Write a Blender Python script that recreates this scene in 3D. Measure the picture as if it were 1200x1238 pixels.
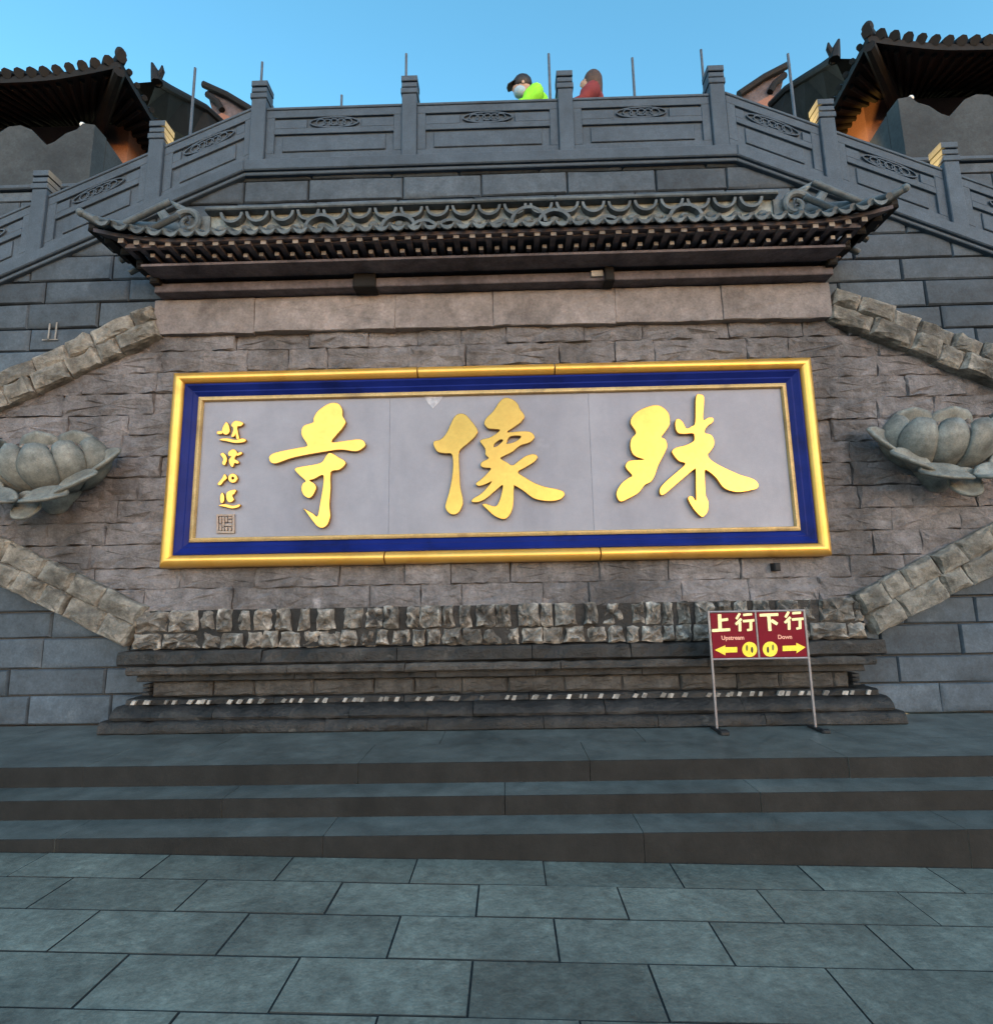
import bpy, bmesh, math, random
from math import sin, cos, pi, radians, sqrt, atan2
from mathutils import Vector, Matrix, noise
random.seed(7)
for o in list(bpy.data.objects): bpy.data.objects.remove(o)
S = bpy.context.scene
COL = S.collection
# ------------------------------------------------------------------ camera
CAM = Vector((.12, -5.8, 1.6)); FPX, CX, CY = 680., 600., 619.
pt, yw, rl = radians(8.9), radians(1.0), radians(1.0)
FW = Vector((-sin(yw)*cos(pt), cos(yw)*cos(pt), sin(pt)))
_r = Vector((cos(yw), sin(yw), 0)); _u = _r.cross(FW)
RT = _r*cos(rl) - _u*sin(rl); UP = _u*cos(rl) + _r*sin(rl)
cam = bpy.data.objects.new('camera', bpy.data.cameras.new('camera')); COL.objects.link(cam)
cam.matrix_world = Matrix(((RT.x, UP.x, -FW.x, CAM.x), (RT.y, UP.y, -FW.y, CAM.y), (RT.z, UP.z, -FW.z, CAM.z), (0, 0, 0, 1)))
cam.data.sensor_fit = 'HORIZONTAL'; cam.data.sensor_width = 36; cam.data.lens = FPX/1200*36
cam.data.clip_end = 1000; cam.data.clip_start = .05
S.camera = cam
# ------------------------------------------------------------------ world, sun, exposure
SUN_EL, SUN_AZ = radians(14), radians(-28)       # low sun behind the camera, a little left
wd = bpy.data.worlds.new('World'); S.world = wd; wd.use_nodes = True
nt = wd.node_tree; bg = nt.nodes['Background']
sky = nt.nodes.new('ShaderNodeTexSky'); sky.sky_type = 'NISHITA'; sky.sun_disc = False
sky.sun_elevation = SUN_EL; sky.sun_rotation = radians(180) + SUN_AZ
sky.air_density = 1.0; sky.dust_density = .6; sky.ozone_density = 1.6
hs = nt.nodes.new('ShaderNodeHueSaturation'); hs.inputs['Hue'].default_value = .478; hs.inputs['Saturation'].default_value = 1.22; hs.inputs['Value'].default_value = 1.15
nt.links.new(sky.outputs[0], hs.inputs['Color']); nt.links.new(hs.outputs[0], bg.inputs[0]); bg.inputs[1].default_value = .15
sl = bpy.data.lights.new('sun', 'SUN'); sl.energy = .33; sl.angle = radians(35); sl.color = (1, .86, .74)
so = bpy.data.objects.new('sun', sl); COL.objects.link(so); so.rotation_euler = (radians(72), 0, SUN_AZ)
so.location = (0, -20, 20)
S.view_settings.view_transform = 'Standard'; S.view_settings.look = 'None'; S.view_settings.gamma = 1
S.view_settings.use_curve_mapping = False; S.view_settings.exposure = 1.45

# ------------------------------------------------------------------ helpers
def W(px, py, Y):
    """the point of the plane y = Y seen at that place of the photograph"""
    d = FW + RT*((px-CX)/FPX) - UP*((py-CY)/FPX)
    return CAM + d*((Y-CAM.y)/d.y)

class MB:
    def __init__(s): s.v = []; s.f = []; s.m = []
    def poly(s, vs, fs, m=0):
        n = len(s.v); s.v += [tuple(v) for v in vs]
        for f in fs: s.f.append([n+i for i in f]); s.m.append(m)
        return s
    def box(s, x0, x1, y0, y1, z0, z1, sh=0, xr=0, m=0):
        """axis box; sh shears z along x about xr"""
        vs = [(x, y, z+sh*(x-xr)) for x in (x0, x1) for y in (y0, y1) for z in (z0, z1)]
        return s.poly(vs, [(0,1,3,2), (4,6,7,5), (0,4,5,1), (2,3,7,6), (0,2,6,4), (1,5,7,3)], m)
    def bbox(s, x0, x1, y0, y1, z0, z1, b=.01, sh=0, xr=0, m=0):
        """box with the edges of its front (low y) face chamfered"""
        a = [(x0, y1, z0), (x1, y1, z0), (x1, y1, z1), (x0, y1, z1)]
        c = [(x0, y0+b, z0), (x1, y0+b, z0), (x1, y0+b, z1), (x0, y0+b, z1)]
        d = [(x0+b, y0, z0+b), (x1-b, y0, z0+b), (x1-b, y0, z1-b), (x0+b, y0, z1-b)]
        vs = [(x, y, z+sh*(x-xr)) for x, y, z in a+c+d]
        fs = [(0,1,2,3), (11,10,9,8)]
        for i in range(4):
            j = (i+1) % 4; fs += [(4+i, 4+j, j, i), (8+i, 8+j, 4+j, 4+i)]
        return s.poly(vs, fs, m)
    def tube(s, pts, r, n=8, cap=True, m=0):
        pts = [Vector(p) for p in pts]; rs = r if isinstance(r, (list, tuple)) else [r]*len(pts)
        rings = []; ref = None
        for i, p in enumerate(pts):
            t = (pts[min(i+1, len(pts)-1)] - pts[max(i-1, 0)]).normalized()
            if ref is None: ref = t.orthogonal().normalized()
            ref = (ref - t*ref.dot(t)).normalized(); b = t.cross(ref)
            rings.append([p + (ref*cos(2*pi*k/n) + b*sin(2*pi*k/n))*rs[i] for k in range(n)])
        vs = [v for ring in rings for v in ring]; fs = []
        for i in range(len(pts)-1):
            for k in range(n): fs.append((i*n+k, i*n+(k+1) % n, (i+1)*n+(k+1) % n, (i+1)*n+k))
        if cap: fs += [tuple(range(n-1, -1, -1)), tuple(range((len(pts)-1)*n, len(pts)*n))]
        return s.poly(vs, fs, m)
    def prism(s, xz, y0, y1, m=0):
        n = len(xz); vs = [(x, y0, z) for x, z in xz] + [(x, y1, z) for x, z in xz]
        fs = [tuple(range(n)), tuple(range(2*n-1, n-1, -1))] + [(i, i+n, (i+1) % n+n, (i+1) % n) for i in range(n)]
        return s.poly(vs, fs, m)
    def extr(s, yz, x0, x1, m=0):
        """a moulding: profile in (y, z) run along x"""
        n = len(yz); vs = [(x0, y, z) for y, z in yz] + [(x1, y, z) for y, z in yz]
        fs = [tuple(range(n)), tuple(range(2*n-1, n-1, -1))] + [(i, (i+1) % n, (i+1) % n+n, i+n) for i in range(n)]
        return s.poly(vs, fs, m)
    def ball(s, c, r, n=10, k=7, sx=1, sy=1, sz=1, m=0):
        vs = [(c[0], c[1], c[2]+r*sz)]
        for i in range(1, k):
            for j in range(n): a = pi*i/k; b = 2*pi*j/n; vs.append((c[0]+r*sx*sin(a)*cos(b), c[1]+r*sy*sin(a)*sin(b), c[2]+r*sz*cos(a)))
        vs.append((c[0], c[1], c[2]-r*sz)); fs = []
        for j in range(n): fs.append((0, 1+j, 1+(j+1) % n))
        for i in range(k-2):
            for j in range(n): fs.append((1+i*n+j, 1+(i+1)*n+j, 1+(i+1)*n+(j+1) % n, 1+i*n+(j+1) % n))
        b = 1+(k-2)*n
        for j in range(n): fs.append((b+j, len(vs)-1, b+(j+1) % n))
        return s.poly(vs, fs, m)
    def mesh(s, name, mats, smooth=False):
        me = bpy.data.meshes.new(name); me.from_pydata(s.v, [], s.f)
        for m in (mats if isinstance(mats, (list, tuple)) else [mats]): me.materials.append(m)
        bm = bmesh.new(); bm.from_mesh(me); bmesh.ops.recalc_face_normals(bm, faces=bm.faces); bm.to_mesh(me); bm.free()
        for p, k in zip(me.polygons, s.m): p.material_index = k; p.use_smooth = smooth
        if smooth:
            try: me.set_sharp_from_angle(angle=radians(38))
            except Exception: pass
        me.update(); return me
    def build(s, name, mats, parent=None, smooth=False, loc=None):
        return link(name, s.mesh(name, mats, smooth), parent, loc)

def link(name, data, parent=None, loc=None, rot=None):
    o = bpy.data.objects.new(name, data); COL.objects.link(o)
    if parent is not None: o.parent = parent
    if loc is not None: o.location = loc
    if rot is not None: o.rotation_euler = rot
    return o
def tag(o, label=None, cat=None, group=None, kind=None):
    for k, v in (('label', label), ('category', cat), ('group', group), ('kind', kind)):
        if v: o[k] = v
    return o
def thing(name, label, cat, loc=(0, 0, 0), group=None, rot=None):
    return tag(link(name, None, None, loc, rot), label, cat, group)

def clip(poly, a, b, c):
    """the part of a convex polygon where a*x + b*z <= c"""
    out = []
    for i, p in enumerate(poly):
        q = poly[(i+1) % len(poly)]; dp = a*p[0]+b*p[1]-c; dq = a*q[0]+b*q[1]-c
        if dp <= 0: out.append(p)
        if dp*dq < 0: t = dp/(dp-dq); out.append((p[0]+(q[0]-p[0])*t, p[1]+(q[1]-p[1])*t))
    return out
def area(p): return abs(sum(p[i][0]*p[(i+1) % len(p)][1]-p[(i+1) % len(p)][0]*p[i][1] for i in range(len(p))))/2
def stone(name, poly, yf, yb, mat, parent, rough=.02, bev=.025, gap=.008, step=.16, cup=0., nf=3.5):
    """one block: a convex outline in (x, z), its front at yf broken by noise, its joint recessed"""
    if len(poly) < 3 or area(poly) < .006: return None
    cx = sum(p[0] for p in poly)/len(poly); cz = sum(p[1] for p in poly)/len(poly)
    w = max(p[0] for p in poly)-min(p[0] for p in poly); h = max(p[1] for p in poly)-min(p[1] for p in poly)
    def ins(p, d):
        return (cx+(p[0]-cx)*max(.1, 1-2*d/w), cz+(p[1]-cz)*max(.1, 1-2*d/h))
    pts = []
    for i, p in enumerate(poly):
        q = poly[(i+1) % len(poly)]; n = max(1, int(math.hypot(q[0]-p[0], q[1]-p[1])/step+.5))
        pts += [(p[0]+(q[0]-p[0])*k/n, p[1]+(q[1]-p[1])*k/n) for k in range(n)]
    sd = Vector((random.random()*50, random.random()*50, random.random()*50)); tilt = random.uniform(-1, 1)*rough*.3; tz = random.uniform(-1, 1)*rough*.3
    def nz(x, z): return rough*(noise.noise(Vector((x*nf, z*nf*1.3, 0))+sd)+.6*noise.noise(Vector((x*nf*2.7, z*nf*2.7, 3))+sd)) + tilt*(x-cx)/w + tz*(z-cz)/h
    n = len(pts); v = []; m = min(w, h)
    jit = min(.012, rough*.3)
    for d, k in ((gap, 0), (gap, 1), (gap+bev, 2), (gap+bev+(m/2-gap-bev)*.5, 3)):
        for x, z in pts:
            a, b = ins((x, z), d)
            if k == 0: y = yb
            elif k == 1: y = yf+bev*1.2+abs(nz(a, b))*.3
            else: y = yf+nz(a, b)-(cup if k == 3 else 0)
            if k in (1, 2): a += random.uniform(-jit, jit); b += random.uniform(-jit, jit)
            v.append((a, y, b))
    v.append((cx, yf+nz(cx, cz)-cup, cz)); f = []
    for r in range(3):
        for i in range(n): f.append((r*n+i, r*n+(i+1) % n, (r+1)*n+(i+1) % n, (r+1)*n+i))
    for i in range(n): f.append((3*n+i, 3*n+(i+1) % n, 4*n))
    return MB().poly(v, f).build(name, mat, parent, smooth=rough < .013)

def smooth_loop(pts, k=5):
    out = []; n = len(pts)
    for i in range(n):
        p0, p1, p2, p3 = (Vector(pts[(i+j-1) % n]) for j in range(4))
        for s in range(k):
            t = s/k
            out.append(.5*((2*p1)+(p2-p0)*t+(2*p0-5*p1+4*p2-p3)*t*t+(3*p1-p0-3*p2+p3)*t*t*t))
    return out
def flat_shape(name, loops, depth, mats, parent, bevel=.004, loc=None):
    """filled outlines (x, z), holes included, given a thickness towards the viewer"""
    cu = bpy.data.curves.new(name, 'CURVE'); cu.dimensions = '2D'; cu.fill_mode = 'BOTH'
    cu.extrude = depth/2; cu.bevel_depth = bevel; cu.bevel_resolution = 1
    for lp in loops:
        sp = cu.splines.new('POLY'); sp.points.add(len(lp)-1); sp.use_cyclic_u = True
        for q, p in zip(sp.points, lp): q.co = (p[0], p[1], 0, 1)
    t = bpy.data.objects.new(name, cu); me = bpy.data.meshes.new_from_object(t)
    bpy.data.objects.remove(t); bpy.data.curves.remove(cu)
    me.transform(Matrix.Rotation(pi/2, 4, 'X'))
    me.name = name; me.materials.clear(); me.materials.append(mats)
    return link(name, me, parent, loc)
def bar(p, q, w):
    p, q = Vector(p), Vector(q); t = (q-p).normalized(); n = Vector((-t.y, t.x))*(w/2)
    t = t*(w*.12)
    return [p-n-t*0, p-t, p+n, q+n, q+t, q-n]

# ------------------------------------------------------------------ materials
def mat(name, c1, c2, rough=.8, scale=3., bump=.25, bscale=18., metal=0., stain=None, stain_amt=.5, stain_scale=1.2, vary=.12, spec=.4, rvar=.1, streak=False, pale=None, pale_amt=.3, coarse=0., edge=None, grain=.4, mottle=0., mscale=7.):
    m = bpy.data.materials.new(name); m.use_nodes = True; N = m.node_tree.nodes; L = m.node_tree.links
    b = N['Principled BSDF']; g = N.new('ShaderNodeNewGeometry')
    def nz(sc, det, off=0., src=None, rgh=.6):
        n = N.new('ShaderNodeTexNoise'); n.inputs['Scale'].default_value = sc; n.inputs['Detail'].default_value = det; n.inputs['Roughness'].default_value = rgh
        mp = N.new('ShaderNodeMapping'); mp.inputs['Location'].default_value = (off, off*1.7, off*.6)
        if src: mp.inputs['Scale'].default_value = src
        L.new(g.outputs['Position'], mp.inputs[0]); L.new(mp.outputs[0], n.inputs['Vector']); return n.outputs[0]
    def ramp(src, a, z, ca=(0, 0, 0, 1), cz=(1, 1, 1, 1)):
        r = N.new('ShaderNodeValToRGB'); r.color_ramp.elements[0].position = a; r.color_ramp.elements[1].position = z
        r.color_ramp.elements[0].color = ca; r.color_ramp.elements[1].color = cz; L.new(src, r.inputs[0]); return r.outputs[0]
    def mix(f, a, c, mode='MIX'):
        x = N.new('ShaderNodeMix'); x.data_type = 'RGBA'; x.blend_type = mode
        if isinstance(f, float): x.inputs[0].default_value = f
        else: L.new(f, x.inputs[0])
        for s, k in ((a, 6), (c, 7)):
            if isinstance(s, tuple): x.inputs[k].default_value = (*s, 1)
            else: L.new(s, x.inputs[k])
        return x.outputs[2]
    col = ramp(nz(scale, 8), .3, .7, (*c1, 1), (*c2, 1))
    if stain:
        f = ramp(nz(stain_scale, 6, 13., (1, 1, .28) if streak else None), .62-stain_amt*.3, .75-stain_amt*.1)
        col = mix(f, col, stain)
    if pale:
        f = ramp(nz(stain_scale*2.6, 9, 31.), .72-pale_amt*.3, .8)
        col = mix(f, col, pale)
    if edge:
        pe = ramp(g.outputs['Pointiness'], .515, .60)
        pn = ramp(nz(9, 6, 51.), .40, .62)
        mm = N.new('ShaderNodeMath'); mm.operation = 'MULTIPLY'; L.new(pe, mm.inputs[0]); L.new(pn, mm.inputs[1])
        col = mix(mm.outputs[0], col, edge)
    if vary:
        oi = N.new('ShaderNodeObjectInfo'); mr = N.new('ShaderNodeMapRange'); L.new(oi.outputs['Random'], mr.inputs[0])
        mr.inputs[3].default_value = 1-vary; mr.inputs[4].default_value = 1+vary
        h = N.new('ShaderNodeHueSaturation'); L.new(mr.outputs[0], h.inputs['Value']); L.new(col, h.inputs['Color']); col = h.outputs[0]
    fine = nz(bscale*3, 4, 5.)
    if mottle:
        col = mix(mottle, col, ramp(nz(mscale, 10, 77., None, .78), .34, .66, (.25, .25, .25, 1), (1.6, 1.6, 1.6, 1)), 'MULTIPLY')
    col = mix(grain, col, ramp(fine, .3, .75, (.5, .5, .5, 1), (1.35, 1.35, 1.35, 1)), 'MULTIPLY')
    L.new(col, b.inputs['Base Color'])
    rr = N.new('ShaderNodeMapRange'); L.new(nz(scale*1.5, 5, 3.), rr.inputs[0]); rr.inputs[3].default_value = max(.05, rough-rvar); rr.inputs[4].default_value = min(1, rough+rvar)
    L.new(rr.outputs[0], b.inputs['Roughness'])
    b.inputs['Metallic'].default_value = metal; b.inputs['Specular IOR Level'].default_value = spec
    if bump:
        bp = N.new('ShaderNodeBump'); bp.inputs['Strength'].default_value = bump; bp.inputs['Distance'].default_value = .02
        L.new(nz(bscale, 10, 0., None, .65), bp.inputs['Height'])
        if coarse:
            b2 = N.new('ShaderNodeBump'); b2.inputs['Strength'].default_value = coarse; b2.inputs['Distance'].default_value = .06
            L.new(nz(bscale*.4, 6, 9., (1, 1, 1.25), .72), b2.inputs['Height']); L.new(b2.outputs[0], bp.inputs['Normal'])
        L.new(bp.outputs[0], b.inputs['Normal'])
    return m
def glow(name, c, s):
    m = bpy.data.materials.new(name); m.use_nodes = True; b = m.node_tree.nodes['Principled BSDF']
    b.inputs['Base Color'].default_value = (*c, 1); b.inputs['Emission Color'].default_value = (*c, 1); b.inputs['Emission Strength'].default_value = s; return m

M = {}
M['field'] = mat('rough_brown_stone', (0.111, 0.104, 0.108), (0.225, 0.214, 0.227), .85, 2.2, .5, 16, stain=(0.0537, 0.051, 0.0527), stain_amt=.45, stain_scale=1.0, vary=.10, streak=True, pale=(0.323, 0.326, 0.356), pale_amt=.3, coarse=.9, mottle=0.55)
M['band'] = mat('pale_brown_stone', (0.143, 0.127, 0.127), (0.252, 0.227, 0.229), .85, 2.2, .35, 14, stain=(0.084, 0.0754, 0.0759), stain_amt=.3, vary=.1, streak=True, coarse=.35, mottle=0.4)
M['rough'] = mat('split_faced_stone', (0.0864, 0.0814, 0.072), (0.216, 0.205, 0.184), .85, 3., .6, 14, stain=(0.054, 0.049, 0.0418), stain_amt=.4, vary=.16, pale=(0.288, 0.274, 0.245), pale_amt=.25, coarse=.8, edge=(0.302, 0.288, 0.259), mottle=0.65)
M['relief'] = mat('weathered_relief_stone', (0.0935, 0.086, 0.0777), (0.253, 0.233, 0.21), .85, 4., .7, 16, stain=(0.0187, 0.0168, 0.016), stain_amt=.6, stain_scale=1.6, vary=.22, pale=(0.393, 0.365, 0.327), pale_amt=.3, coarse=1., edge=(0.468, 0.439, 0.402), mottle=0.8)
M['blue'] = mat('blue_grey_ashlar', (0.0408, 0.0574, 0.077), (0.0699, 0.0936, 0.122), .75, 1.6, .2, 14, stain=(0.0291, 0.042, 0.0571), stain_amt=.4, stain_scale=.8, vary=.3, pale=(0.104, 0.132, 0.163), pale_amt=.28, coarse=.1, mottle=0.42)
M['mortar'] = mat('dark_joint', (.05, .052, .055), (.085, .085, .085), .95, 4, .2, vary=0)
M['brownjoint'] = mat('dark_brown_joint', (0.0675, 0.054, 0.045), (0.135, 0.112, 0.093), .95, 4, .3, vary=0)
M['rail'] = mat('blue_grey_carved_stone', (0.0443, 0.0659, 0.0933), (0.0634, 0.0898, 0.123), .7, 1.5, .12, 22, stain=(0.0365, 0.0526, 0.0729), stain_amt=.3, stain_scale=.9, vary=.07, mottle=0.28)
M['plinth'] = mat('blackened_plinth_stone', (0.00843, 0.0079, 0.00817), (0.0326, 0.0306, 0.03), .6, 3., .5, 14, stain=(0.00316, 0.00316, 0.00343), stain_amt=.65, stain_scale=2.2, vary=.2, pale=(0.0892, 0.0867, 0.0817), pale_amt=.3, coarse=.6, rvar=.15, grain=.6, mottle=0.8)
M['waist'] = mat('grey_frieze_stone', (0.0394, 0.0362, 0.0338), (0.0748, 0.0686, 0.0636), .8, 5., .7, 14, stain=(0.0158, 0.0142, 0.0134), stain_amt=.5, vary=.15, coarse=.9, pale=(0.118, 0.11, 0.103), pale_amt=.2, mottle=0.7)
M['whitestone'] = mat('worn_pale_stone', (.10, .097, .09), (.42, .40, .38), .8, 5, .3, vary=.45, stain=(.06, .055, .05), stain_amt=.4, stain_scale=1.5)
M['tile'] = mat('grey_roof_tile', (0.0558, 0.0713, 0.0837), (0.105, 0.127, 0.14), .6, 5, .2, 20, stain=(0.031, 0.0384, 0.0434), stain_amt=.4, vary=.15, mottle=0.5)
M['tilepale'] = mat('weathered_ridge_tile', (0.0686, 0.088, 0.0996), (0.132, 0.155, 0.167), .65, 6, .3, 20, stain=(0.037, 0.0466, 0.0539), stain_amt=.45, stain_scale=3, vary=.15, mottle=0.5)
M['battle'] = mat('rendered_blue_grey_stone', (0.03, 0.039, 0.046), (0.0525, 0.064, 0.0725), .8, 1.4, .2, 10, stain=(0.0225, 0.029, 0.035), stain_amt=.4, stain_scale=.7, vary=0, mottle=0.3)
M['ridgefill'] = mat('pale_pierced_ridge_fill', (0.144, 0.18, 0.189), (0.297, 0.333, 0.333), .7, 7, .3, vary=0, mottle=0.6)
M['darktile'] = mat('backlit_roof_tile', (0.00218, 0.00257, 0.0034), (0.00486, 0.0054, 0.00666), .75, 5, .2, 20, vary=.2)  # backlit silhouette of the far roofs put into the tile colour
M['wood'] = mat('dark_weathered_wood', (0.0766, 0.065, 0.0765), (0.146, 0.127, 0.141), .8, 2.5, .35, 12, stain=(0.0383, 0.0326, 0.0397), stain_amt=.45, stain_scale=1.4, vary=.12, mottle=0.5)
M['soffit'] = mat('shaded_dark_wood', (0.00227, 0.0021, 0.00266), (0.00529, 0.00483, 0.00555), .8, 3, .2, vary=0)  # dark wood, with the shade of backlit undersides put into its colour
M['rafter'] = mat('pale_rafter_end', (0.165, 0.149, 0.138), (0.264, 0.242, 0.226), .8, 6, .1, vary=.28)
M['lotus'] = mat('grey_green_lotus_stone', (0.133, 0.145, 0.139), (0.206, 0.216, 0.204), .6, 5, .2, 24, stain=(0.0932, 0.0967, 0.0905), stain_amt=.35, stain_scale=2.5, vary=.1, mottle=0.6)
M['pod'] = mat('brown_seed_pod_stone', (.14, .115, .10), (.24, .20, .175), .85, 8, .4, 24, vary=0, mottle=0.5)
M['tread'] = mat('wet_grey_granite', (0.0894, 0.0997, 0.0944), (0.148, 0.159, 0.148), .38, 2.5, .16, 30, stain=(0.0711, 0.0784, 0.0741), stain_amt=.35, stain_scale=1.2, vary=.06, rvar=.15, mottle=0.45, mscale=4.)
M['riser'] = mat('shaded_stained_granite', (0.00596, 0.00605, 0.006), (0.0116, 0.0117, 0.0115), .8, 3, .2, 24, stain=(0.00374, 0.00389, 0.00393), stain_amt=.4, stain_scale=1.5, vary=.06, streak=True, mottle=0.75, mscale=4.)  # stained granite darkened so upright step faces carry their shade in the colour
M['paver'] = mat('grey_green_paver', (0.133, 0.145, 0.126), (0.226, 0.24, 0.204), .40, 2.2, .30, 28, stain=(0.102, 0.11, 0.097), stain_amt=.35, stain_scale=1.1, vary=.17, rvar=.14, pale=(0.312, 0.309, 0.256), pale_amt=.08, mottle=0.5, mscale=15., spec=.5)
M['soil'] = mat('dark_joint_sand', (.02, .024, .025), (.035, .04, .04), .95, 8, .1, vary=0)
M['gold'] = mat('gilded_frame', (0.68, 0.359, 0.0596), (0.716, 0.417, 0.0994), .34, 3, .05, 8, metal=.55, stain=(0.515, 0.243, 0.0497), stain_amt=.25, stain_scale=2, vary=.03, spec=.5, rvar=.06, grain=.1)
M['letter'] = mat('gilt_lettering', (.49, .238, .052), (.54, .275, .062), .17, 3, .0, 8, metal=.9, vary=0, spec=.5, rvar=.03, grain=.15)
M['trim'] = mat('pale_gilt_trim', (0.434, 0.294, 0.112), (0.56, 0.406, 0.196), .5, 5, .1, 20, metal=.25, stain=(0.245, 0.168, 0.084), stain_amt=.35, stain_scale=3, vary=.06)
M['cobalt'] = mat('cobalt_lacquer', (0.0036, 0.0108, 0.102), (0.0072, 0.018, 0.156), .5, 2.5, .06, 12, stain=(0.0024, 0.006, 0.048), stain_amt=.3, stain_scale=1.6, vary=0, spec=.12, grain=.1)
M['panel'] = mat('lavender_grey_panel', (0.213, 0.219, 0.269), (0.258, 0.266, 0.318), .55, 1.3, .06, 26, stain=(0.187, 0.195, 0.244), stain_amt=.35, stain_scale=1.3, vary=.05, pale=(0.297, 0.31, 0.368), pale_amt=.25, mottle=.14, mscale=2.2, streak=True, grain=.1)
M['red'] = mat('crimson_sign_face', (.135, .0015, .012), (.16, .0025, .016), .5, 2, 0, vary=0, spec=.12, grain=.1)
M['yellow'] = mat('yellow_sign_print', (.85, .62, .03), (.92, .70, .06), .5, 4, 0, vary=.02)
M['cream'] = mat('cream_sign_print', (.85, .74, .36), (.92, .82, .46), .5, 4, 0, vary=.02)
M['pink'] = mat('pale_pink_print', (.75, .34, .26), (.82, .42, .32), .6, 4, 0, vary=0)
M['green'] = mat('olive_print', (.12, .14, .02), (.20, .2, .04), .6, 4, 0, vary=0)
M['steel'] = mat('dull_steel_tube', (0.24, 0.208, 0.216), (0.336, 0.304, 0.312), .42, 6, .05, metal=.6, vary=.05)
M['pole'] = mat('dark_pole_paint', (.06, .075, .10), (.10, .12, .15), .5, 4, 0, vary=.1)
M['black'] = mat('black_rubber', (.008, .008, .009), (.018, .018, .02), .7, 5, .1, vary=0)
M['plaster'] = mat('red_brown_plaster', (.20, .10, .075), (.30, .16, .12), .85, 1.5, .15, 12, vary=.0)
M['hivis'] = mat('lime_green_jacket', (.22, .72, .02), (.34, .88, .04), .7, 8, .2, 30, vary=0)
M['maroon'] = mat('dull_red_jacket', (.16, .022, .025), (.22, .035, .035), .8, 8, .2, 30, vary=0)
M['skin'] = mat('skin', (.42, .26, .19), (.48, .31, .23), .55, 8, 0, vary=0)
M['mask'] = mat('pale_blue_mask', (.32, .48, .60), (.4, .55, .66), .7, 10, 0, vary=0)
M['hair'] = mat('dark_hair', (.012, .009, .008), (.03, .022, .02), .5, 30, .3, vary=0)
M['brownhair'] = mat('brown_hood', (.05, .028, .02), (.085, .05, .036), .6, 30, .3, vary=0)
M['trouser'] = mat('dark_trousers', (.02, .02, .025), (.03, .03, .04), .85, 8, .1, vary=0)
M['white'] = mat('white_enamel', (.7, .7, .7), (.8, .8, .8), .4, 4, 0, vary=0)
M['bulb'] = glow('lit_bulb', (1., .62, .25), 6.)

# ------------------------------------------------------------------ setting: plaza, steps
SL = -.024
def gz(x): return SL*x
pl = tag(MB().poly([(x, y, gz(max(-30, min(30, x)))-.006) for x in (-200, -30, 30, 200) for y in (-200, -1.9)], [(0, 2, 3, 1), (2, 4, 5, 3), (4, 6, 7, 5)]).build('plaza', M['soil']), kind='structure')
def gx(px, py):
    d = FW + RT*((px-CX)/FPX) - UP*((py-CY)/FPX)
    t = (SL*CAM.x-CAM.z)/(d.z-SL*d.x); return (CAM+d*t).x
rows = [-2.006, -2.313, -2.645, -2.995, -3.345, -3.695, -4.045, -4.395, -4.745, -5.095, -5.445, -5.795]
offs = [gx(658, 1055), gx(577, 1090), gx(673, 1138), gx(568, 1198)]
for r in range(len(rows)-1):
    off = offs[r] if r < 4 else offs[2+r % 2]+random.uniform(-.05, .05)
    for k in range(-8, 9):
        wdt = .78; x0 = off+k*wdt; x1 = x0+wdt
        if abs(x0+wdt/2) > 4.4+.35*(len(rows)-r)*.45: continue
        g = .0025+random.random()*.0025; t = random.uniform(-.002, .002); c = .0015
        y0, y1 = rows[r+1]+g+random.uniform(-.002, .002), rows[r]-g
        a, b = x0+g, x1-g; top = [(a+c, y0+c), (b-c, y0+c), (b-c, y1-c), (a+c, y1-c)]; sid = [(a, y0), (b, y0), (b, y1), (a, y1)]
        v = [(x, y, gz(x)-.028) for x, y in sid] + [(x, y, gz(x)-.0018+t) for x, y in sid] + [(x, y, gz(x)+t) for x, y in top]
        f = [(8, 9, 10, 11)]
        for i in range(4): j = (i+1) % 4; f += [(i, j, 4+j, 4+i), (4+i, 4+j, 8+j, 8+i)]
        MB().poly(v, f[:1]).poly(v, f[1:], 1).build('paver', [M['paver'], M['soil']], pl)

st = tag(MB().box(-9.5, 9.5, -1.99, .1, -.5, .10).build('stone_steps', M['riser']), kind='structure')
def slab(y0, y1, z0, z1, cuts):
    for a, b in zip(cuts, cuts[1:]):
        j = random.uniform(-.003, .003)
        a += .0025; b -= .0025; nz_ = .004
        # tread top in pale granite; shade put into the riser and worn nosing colour
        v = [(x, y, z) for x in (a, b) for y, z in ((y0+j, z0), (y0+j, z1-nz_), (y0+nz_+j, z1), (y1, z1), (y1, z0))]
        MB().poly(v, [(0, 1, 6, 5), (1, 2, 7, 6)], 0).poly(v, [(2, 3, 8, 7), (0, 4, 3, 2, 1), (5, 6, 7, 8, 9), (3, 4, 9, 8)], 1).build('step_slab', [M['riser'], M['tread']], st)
def cuts(off, w):
    c = [-9.5]; x = -9.5+off
    while x < 9.3: c.append(x); x += w*random.uniform(.9, 1.1)
    return c+[9.5]
slab(-2.0, -1.68, -.30, .146, cuts(.9, 1.9))
slab(-1.685, -1.395, .10, .273, cuts(1.7, 1.9))
slab(-1.40, -.86, .10, .417, cuts(.5, 1.9))
slab(-.863, .08, .15, .4165, cuts(1.3, 1.9))

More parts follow.
